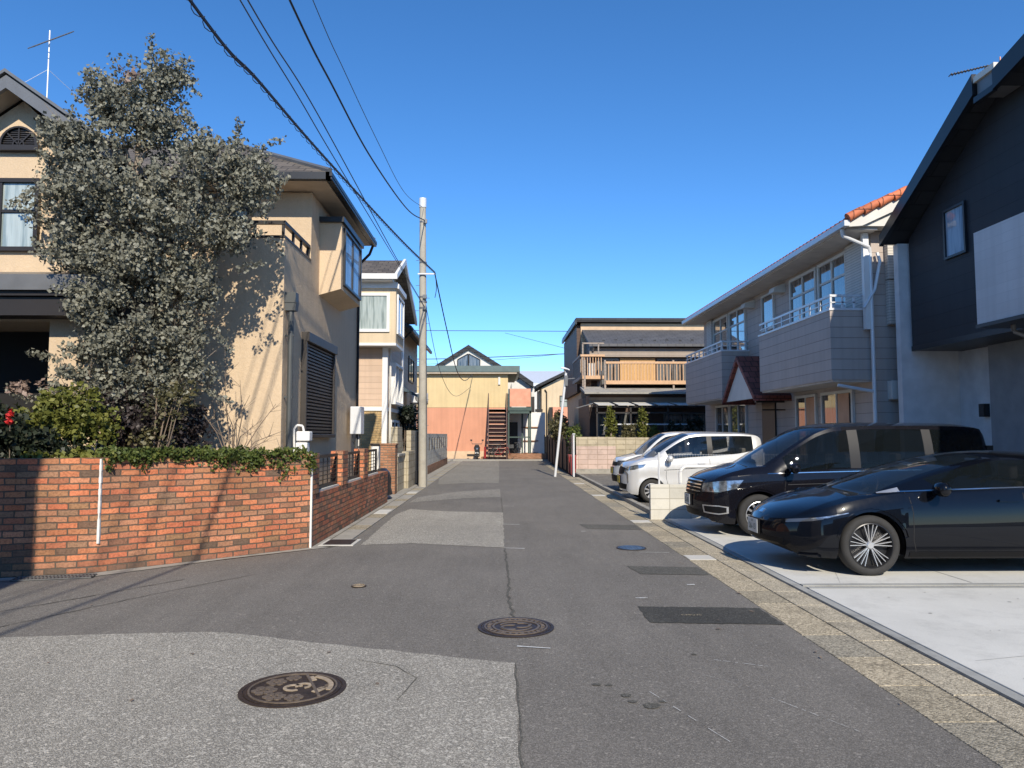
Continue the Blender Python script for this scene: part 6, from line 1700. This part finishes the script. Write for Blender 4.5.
c2.patch('fog_lamp', M['c_trim'], [(q45(.16, -.45), .455), (q45(.34, -.66), .458), (q45(.42, -.74), .445)], [(q45(.18, -.46), .37), (q45(.34, -.66), .355), (q45(.42, -.74), .375)], A45, off=.011)
c2.patch('chrome_lip', M['chrome'], [(-.7, .235), (0, .225), (.7, .235)], [(-.7, .22), (0, .21), (.7, .22)], 0, both=False, n=24, off=.02)
c2.strip('door_seam', M['dark'], [(1.30, 1.02), (1.26, .8), (1.22, .5), (1.30, .27)], .008, off=.001)
c2.strip('door_seam', M['dark'], [(2.38, 1.04), (2.38, .27)], .008, off=.001)
c2.strip('door_seam', M['dark'], [(3.55, 1.04), (3.55, .8)], .008, off=.001)
c2.strip('sliding_rail', M['c_trim'], [(3.0, .93), (4.4, .95)], .014, off=.001)
c2.strip('side_moulding', M['c_pillar'], [(1.3, .80), (2.3, .83)], .012, off=.01)
c2.strip('window_trim', M['chrome'], [(1.0, .965), (1.6, .985), (2.4, 1.005), (3.4, 1.025)], .012, off=.006, n=30)
c2.patch('door_handle', M['c_pillar'], [(2.14, .90), (2.34, .905)], [(2.14, .875), (2.34, .88)], S90, off=.03, thick=.02)
c2.mirror(1.35, 1.06, 0.98, M['p_black2']); c2.plate(.52, txt='35-82')
MB().box(4.5, 4.6, -.72, -.68, 1.2, 1.4).build('rear_camera_bracket', M['c_trim'], c2.root, local=True)
# --- silver kei wagon
cfgK = dict(L=3.36, arch=0.315, wr_z=0.275, tyre_r=0.275, rim_r=0.18, wheels=(0.62, 2.88), rim='kei', cowl=0.50, header=1.50, wbow=0.20, tuck=0.03,
    zb=[(0, .26), (.08, .20), (.4, .18), (1.6, .18), (3.0, .2), (3.3, .28), (3.36, .34)],
    belt=[(0, .72), (.03, .80), (.10, .86), (.3, .92), (.5, .96), (1.0, 1.00), (1.8, 1.04), (2.6, 1.10), (3.1, 1.20), (3.36, 1.24)],
    rail=[(0, .73), (.03, .82), (.10, .89), (.3, .965), (.5, 1.03), (.8, 1.22), (1.2, 1.45), (1.5, 1.565), (1.9, 1.60), (2.6, 1.60), (3.1, 1.57), (3.28, 1.5), (3.36, 1.26)],
    top=[(0, .74), (.03, .84), (.10, .92), (.3, 1.0), (.5, 1.07), (.8, 1.27), (1.2, 1.50), (1.5, 1.62), (1.9, 1.66), (2.6, 1.655), (3.1, 1.62), (3.28, 1.54), (3.36, 1.28)],
    w=[(0, .57), (.03, .61), (.10, .665), (.22, .705), (.35, .73), (.8, .74), (2.4, .74), (3.1, .73), (3.36, .68)],
    wr=[(0, .52), (.12, .60), (.5, .63), (1.0, .60), (1.5, .575), (2.4, .565), (3.1, .56), (3.36, .54)],
    bow=[(0, .10), (.10, .09), (.22, .04), (.30, 0), (3.0, 0), (3.36, -.1)],
    side_win=[(.80, 1.94), (2.06, 3.02)], crease=(0.55, 0.012, 0.10), pillar_mat=M['c_pillar'], glass=M['c_glass_clear'], seat=M['seat_l'])
c3 = Car('compact_wagon', 'silver white compact wagon parked just behind the low white block wall', 'cars parked nose to the lane', 2.93, 18.05, cfgK, M['p_silver'], 0.02)
c3.patch('headlight', M['lamp'], [(q45(.10, -.36), .80), (q45(.30, -.62), .88), (q45(.46, -.74), .90)], [(q45(.10, -.38), .74), (q45(.28, -.62), .77), (q45(.40, -.74), .83)], A45)
c3.patch('grille', M['c_trim'], [(-.40, .80), (0, .83), (.40, .80)], [(-.34, .66), (0, .64), (.34, .66)], 0, both=False, n=16)
c3.patch('grille_chrome', M['chrome'], [(q45(.06, -.40), .74), (q45(.14, -.52), .66), (q45(.13, -.54), .46)], [(q45(.05, -.36), .72), (q45(.12, -.48), .65), (q45(.12, -.50), .46)], A45, off=.012)
c3.patch('lower_grille', M['c_trim'], [(-.5, .42), (0, .45), (.5, .42)], [(-.46, .26), (0, .25), (.46, .26)], 0, both=False, n=16)
c3.patch('hood_panel', M['c_glass2'], [(0, 0), (0, 0)], [(0, 0), (0, 0)], 0, both=False) if False else None
c3.strip('door_seam', M['c_pillar'], [(.98, .97), (.95, .6), (1.02, .27)], .008, off=.001)
c3.strip('door_seam', M['c_pillar'], [(1.98, 1.02), (2.0, .6), (2.0, .27)], .008, off=.001)
c3.patch('door_handle', M['p_silver'], [(1.70, .93), (1.88, .935)], [(1.70, .905), (1.88, .91)], S90, off=.025, thick=.02)
c3.patch('door_handle', M['p_silver'], [(2.68, .98), (2.86, .99)], [(2.68, .955), (2.86, .965)], S90, off=.025, thick=.02)
c3.strip('crease_shade_strip', M['c_pillar'], [(.9, .76), (1.6, .80), (2.6, .90)], .012, off=.001, n=20)  # dark strip on the flank, the shade of a crease put into colour
c3.mirror(1.02, 1.03, 0.85, M['p_silver']); c3.plate(.52, True, txt='71-40')
# --- white kei behind
cfgW = dict(cfgK); cfgW.update(L=3.39, cowl=0.55, header=1.35, side_win=[(.80, 1.9), (2.02, 3.1)], crease=None,
    rail=[(0, .73), (.03, .82), (.10, .90), (.3, .965), (.55, 1.02), (.8, 1.22), (1.1, 1.45), (1.35, 1.58), (1.8, 1.63), (2.6, 1.63), (3.2, 1.61), (3.34, 1.5), (3.39, 1.26)],
    top=[(0, .74), (.03, .84), (.10, .94), (.3, 1.0), (.55, 1.06), (.8, 1.27), (1.1, 1.50), (1.35, 1.635), (1.8, 1.68), (2.6, 1.685), (3.2, 1.66), (3.34, 1.54), (3.39, 1.28)])
for k in ('zb', 'belt', 'w', 'wr', 'bow'): cfgW[k] = [(x*3.39/3.36, v) for x, v in cfgK[k]]
c4 = Car('compact_wagon', 'white boxy compact wagon, farthest of the parked cars, behind the silver white one', 'cars parked nose to the lane', 3.25, 21.3, cfgW, M['p_white'], 0.02)
c4.patch('headlight', M['lamp_dark'], [(q45(.08, -.36), .86), (q45(.26, -.58), .87), (q45(.34, -.70), .87)], [(q45(.08, -.38), .73), (q45(.26, -.58), .73), (q45(.34, -.70), .75)], A45)
c4.patch('grille', M['c_trim'], [(-.40, .82), (0, .83), (.40, .82)], [(-.40, .72), (0, .71), (.40, .72)], 0, both=False, n=16)
c4.patch('fog_lamp', M['chrome'], [(q45(.10, -.50), .46), (q45(.18, -.62), .46)], [(q45(.10, -.50), .36), (q45(.18, -.62), .36)], A45, off=.01, n=6)
c4.patch('lower_grille', M['c_trim'], [(-.5, .45), (0, .47), (.5, .45)], [(-.46, .28), (0, .27), (.46, .28)], 0, both=False, n=16)
c4.strip('door_seam', M['c_pillar'], [(.98, .97), (.95, .6), (1.02, .27)], .008, off=.001)
c4.mirror(1.0, 1.05, 0.85, M['p_white']); c4.plate(.58, True, txt='58-07')

# ------------------------------------------------------------------ scooter, bicycles, small things at the far end
sc_ = thing('motor_scooter', 'black motor scooter parked facing the lane against the orange wall', 'scooter', (-1.45, 47.2, 0.06))
x0, y0 = -1.45, 47.2
g = MB(); g.lathe([(.10, -.05), (.2, -.05), (.24, 0), (.2, .05), (.10, .05)], (x0, y0-.5, .28), 'x', 20); g.build('wheel', M['tyre'], sc_, smooth=True)
g = MB(); g.lathe([(.10, -.05), (.2, -.05), (.24, 0), (.2, .05), (.10, .05)], (x0, y0+.5, .28), 'x', 20); g.build('wheel', M['tyre'], sc_, smooth=True)
g = MB(); g.prism([(x0-.13, .5), (x0+.13, .5), (x0+.2, .8), (x0+.1, 1.0), (x0-.1, 1.0), (x0-.2, .8)], 'y', y0-.42, y0-.3); g.prism([(y0-.35, .22), (y0+.35, .22), (y0+.65, .5), (y0+.6, .78), (y0+.05, .72), (y0-.05, .36), (y0-.35, .34)], 'x', x0-.16, x0+.16); g.build('body', M['trim_black'], sc_, bevel=0.03)
g = MB(); g.box(x0-.13, x0+.13, y0+.02, y0+.6, .78, .86); g.build('seat', M['tyre'], sc_, bevel=0.03)
g = MB(); g.tube((x0-.32, y0-.32, 1.04), (x0+.32, y0-.32, 1.04), .02); g.tube((x0, y0-.32, .95), (x0, y0-.5, .3), .03)
for s_ in (-1, 1): g.tube((x0+s_*.3, y0-.34, 1.05), (x0+s_*.38, y0-.36, 1.25), .008); g.prism([(x0+s_*.36-.06, 1.22), (x0+s_*.36+.06, 1.22), (x0+s_*.36+.06, 1.32), (x0+s_*.36-.06, 1.32)], 'y', y0-.37, y0-.35)
g.build('handlebar', M['trim_dark'], sc_)
g = MB(); g.lathe([(.001, -.02), (.07, -.01), (.08, .03)], (x0, y0-.44, .72), 'y', 16); g.build('headlight', M['lamp'], sc_)
g = MB(); g.box(x0-.09, x0+.09, y0-.46, y0-.43, .42, .52); g.build('number_plate', M['white'], sc_)
rp = thing('red_marker_post', 'short red marker post beside the black scooter', 'post', (-0.85, 47.1, 0.06))
MB().tube((-0.95, 47.1, .06), (-0.95, 47.1, .85), 0.09, 0.06, 12).build('post', M['red'], rp)
MB().box(-1.08, -.82, 46.97, 47.23, .05, .12).build('base', M['trim_black'], rp)
def bicycle(x, y, rz, label, mat, z=0.06):
    t = thing('bicycle', label, 'bicycle', (x, y, z), rz, group='bicycles parked by the outdoor stair')
    for xx in (-.52, .52):
        w = MB(); n = 24
        for k in range(n):
            a, b = 2*math.pi*k/n, 2*math.pi*(k+1)/n; w.tube((xx+.32*math.cos(a), 0, .33+.32*math.sin(a)), (xx+.32*math.cos(b), 0, .33+.32*math.sin(b)), .018, n=5)
        for k in range(10):
            a = 2*math.pi*k/10; w.tube((xx, 0, .33), (xx+.3*math.cos(a), 0, .33+.3*math.sin(a)), .003, n=3)
        w.build('wheel', M['tyre'], t, local=True)
    f = MB(); f.path([(-.52, 0, .33), (-.12, 0, .30), (.36, 0, .78), (.52, 0, .33)], .016); f.path([(-.52, 0, .33), (-.25, 0, .72), (-.12, 0, .30)], .014); f.path([(-.25, 0, .72), (.36, 0, .72)], .014); f.build('frame', mat, t, local=True)
    f = MB(); f.tube((.36, 0, .75), (.32, 0, 1.0), .014); f.tube((.28, -.27, 1.02), (.28, .27, 1.02), .014); f.build('handlebar', M['trim_grey'], t, local=True)
    MB().box(-.4, -.16, -.08, .08, .84, .9).tube((-.25, 0, .7), (-.27, 0, .86), .014).build('saddle', M['trim_black'], t, local=True, bevel=.01)
    f = MB(); z_ = .72
    f.box(.42, .70, -.16, .16, z_, z_+.02)
    for k in range(7):
        for yy in (-.16, .16): f.box(.42+k*.045, .43+k*.045, yy-.005, yy+.005, z_, z_+.22)
        for xx in (.42, .70): f.box(xx-.005, xx+.005, -.16+k*.053, -.15+k*.053, z_, z_+.22)
    f.build('basket', M['trim_grey'], t, local=True)
bicycle(-0.30, 46.95, R(65), 'grey bicycle leaning beside the foot of the maroon stair', M['trim_grey'])
bicycle(0.15, 46.75, R(20), 'red framed bicycle standing in front of the maroon stair', M['red'])
bicycle(1.15, 48.6, R(75), 'dark bicycle standing under the green framed balcony', M['trim_black'])
# ------------------------------------------------------------------ light, sky, camera
EL, AZ = R(35), R(9)
w = bpy.data.worlds.new('World'); scene.world = w; w.use_nodes = True
nt = w.node_tree; bg = nt.nodes['Background']
sky = nt.nodes.new('ShaderNodeTexSky'); sky.sky_type = 'NISHITA'; sky.sun_disc = False
sky.sun_elevation = EL; sky.sun_rotation = math.pi-AZ
sky.altitude = 50; sky.air_density = 0.75; sky.dust_density = 0.0; sky.ozone_density = 6.0
hs = nt.nodes.new('ShaderNodeHueSaturation'); hs.inputs['Saturation'].default_value = 1.14; hs.inputs['Hue'].default_value = 0.499
nt.links.new(sky.outputs[0], hs.inputs['Color']); nt.links.new(hs.outputs[0], bg.inputs[0]); bg.inputs[1].default_value = 0.15
sl = bpy.data.lights.new('sun', 'SUN'); sl.energy = 4.0; sl.angle = R(0.53); sl.color = (1.0, 0.91, 0.76)
so = bpy.data.objects.new('sun', sl); COL.objects.link(so)
d = Vector((-math.sin(AZ)*math.cos(EL), math.cos(AZ)*math.cos(EL), -math.sin(EL)))
so.rotation_euler = d.to_track_quat('-Z', 'Y').to_euler(); so.location = (5, -10, 20)
cam = bpy.data.cameras.new('camera'); co = bpy.data.objects.new('camera', cam); COL.objects.link(co)
cam.sensor_width = 36; cam.lens = 740/1024*36; cam.clip_start = 0.05; cam.clip_end = 2000
co.location = (0, 0, 1.6)
co.rotation_euler = (R(90)+math.atan(51/740), 0, -math.atan(12/740))
scene.camera = co
scene.view_settings.view_transform = 'Standard'; scene.view_settings.look = 'None'
scene.view_settings.exposure = 0.5; scene.view_settings.gamma = 1.0
scene.render.resolution_x = 1024; scene.render.resolution_y = 768
scene.cycles.max_bounces = 6; scene.cycles.diffuse_bounces = 3; scene.cycles.glossy_bounces = 4; scene.cycles.transmission_bounces = 2; scene.cycles.transparent_max_bounces = 6
scene.cycles.use_denoising = True
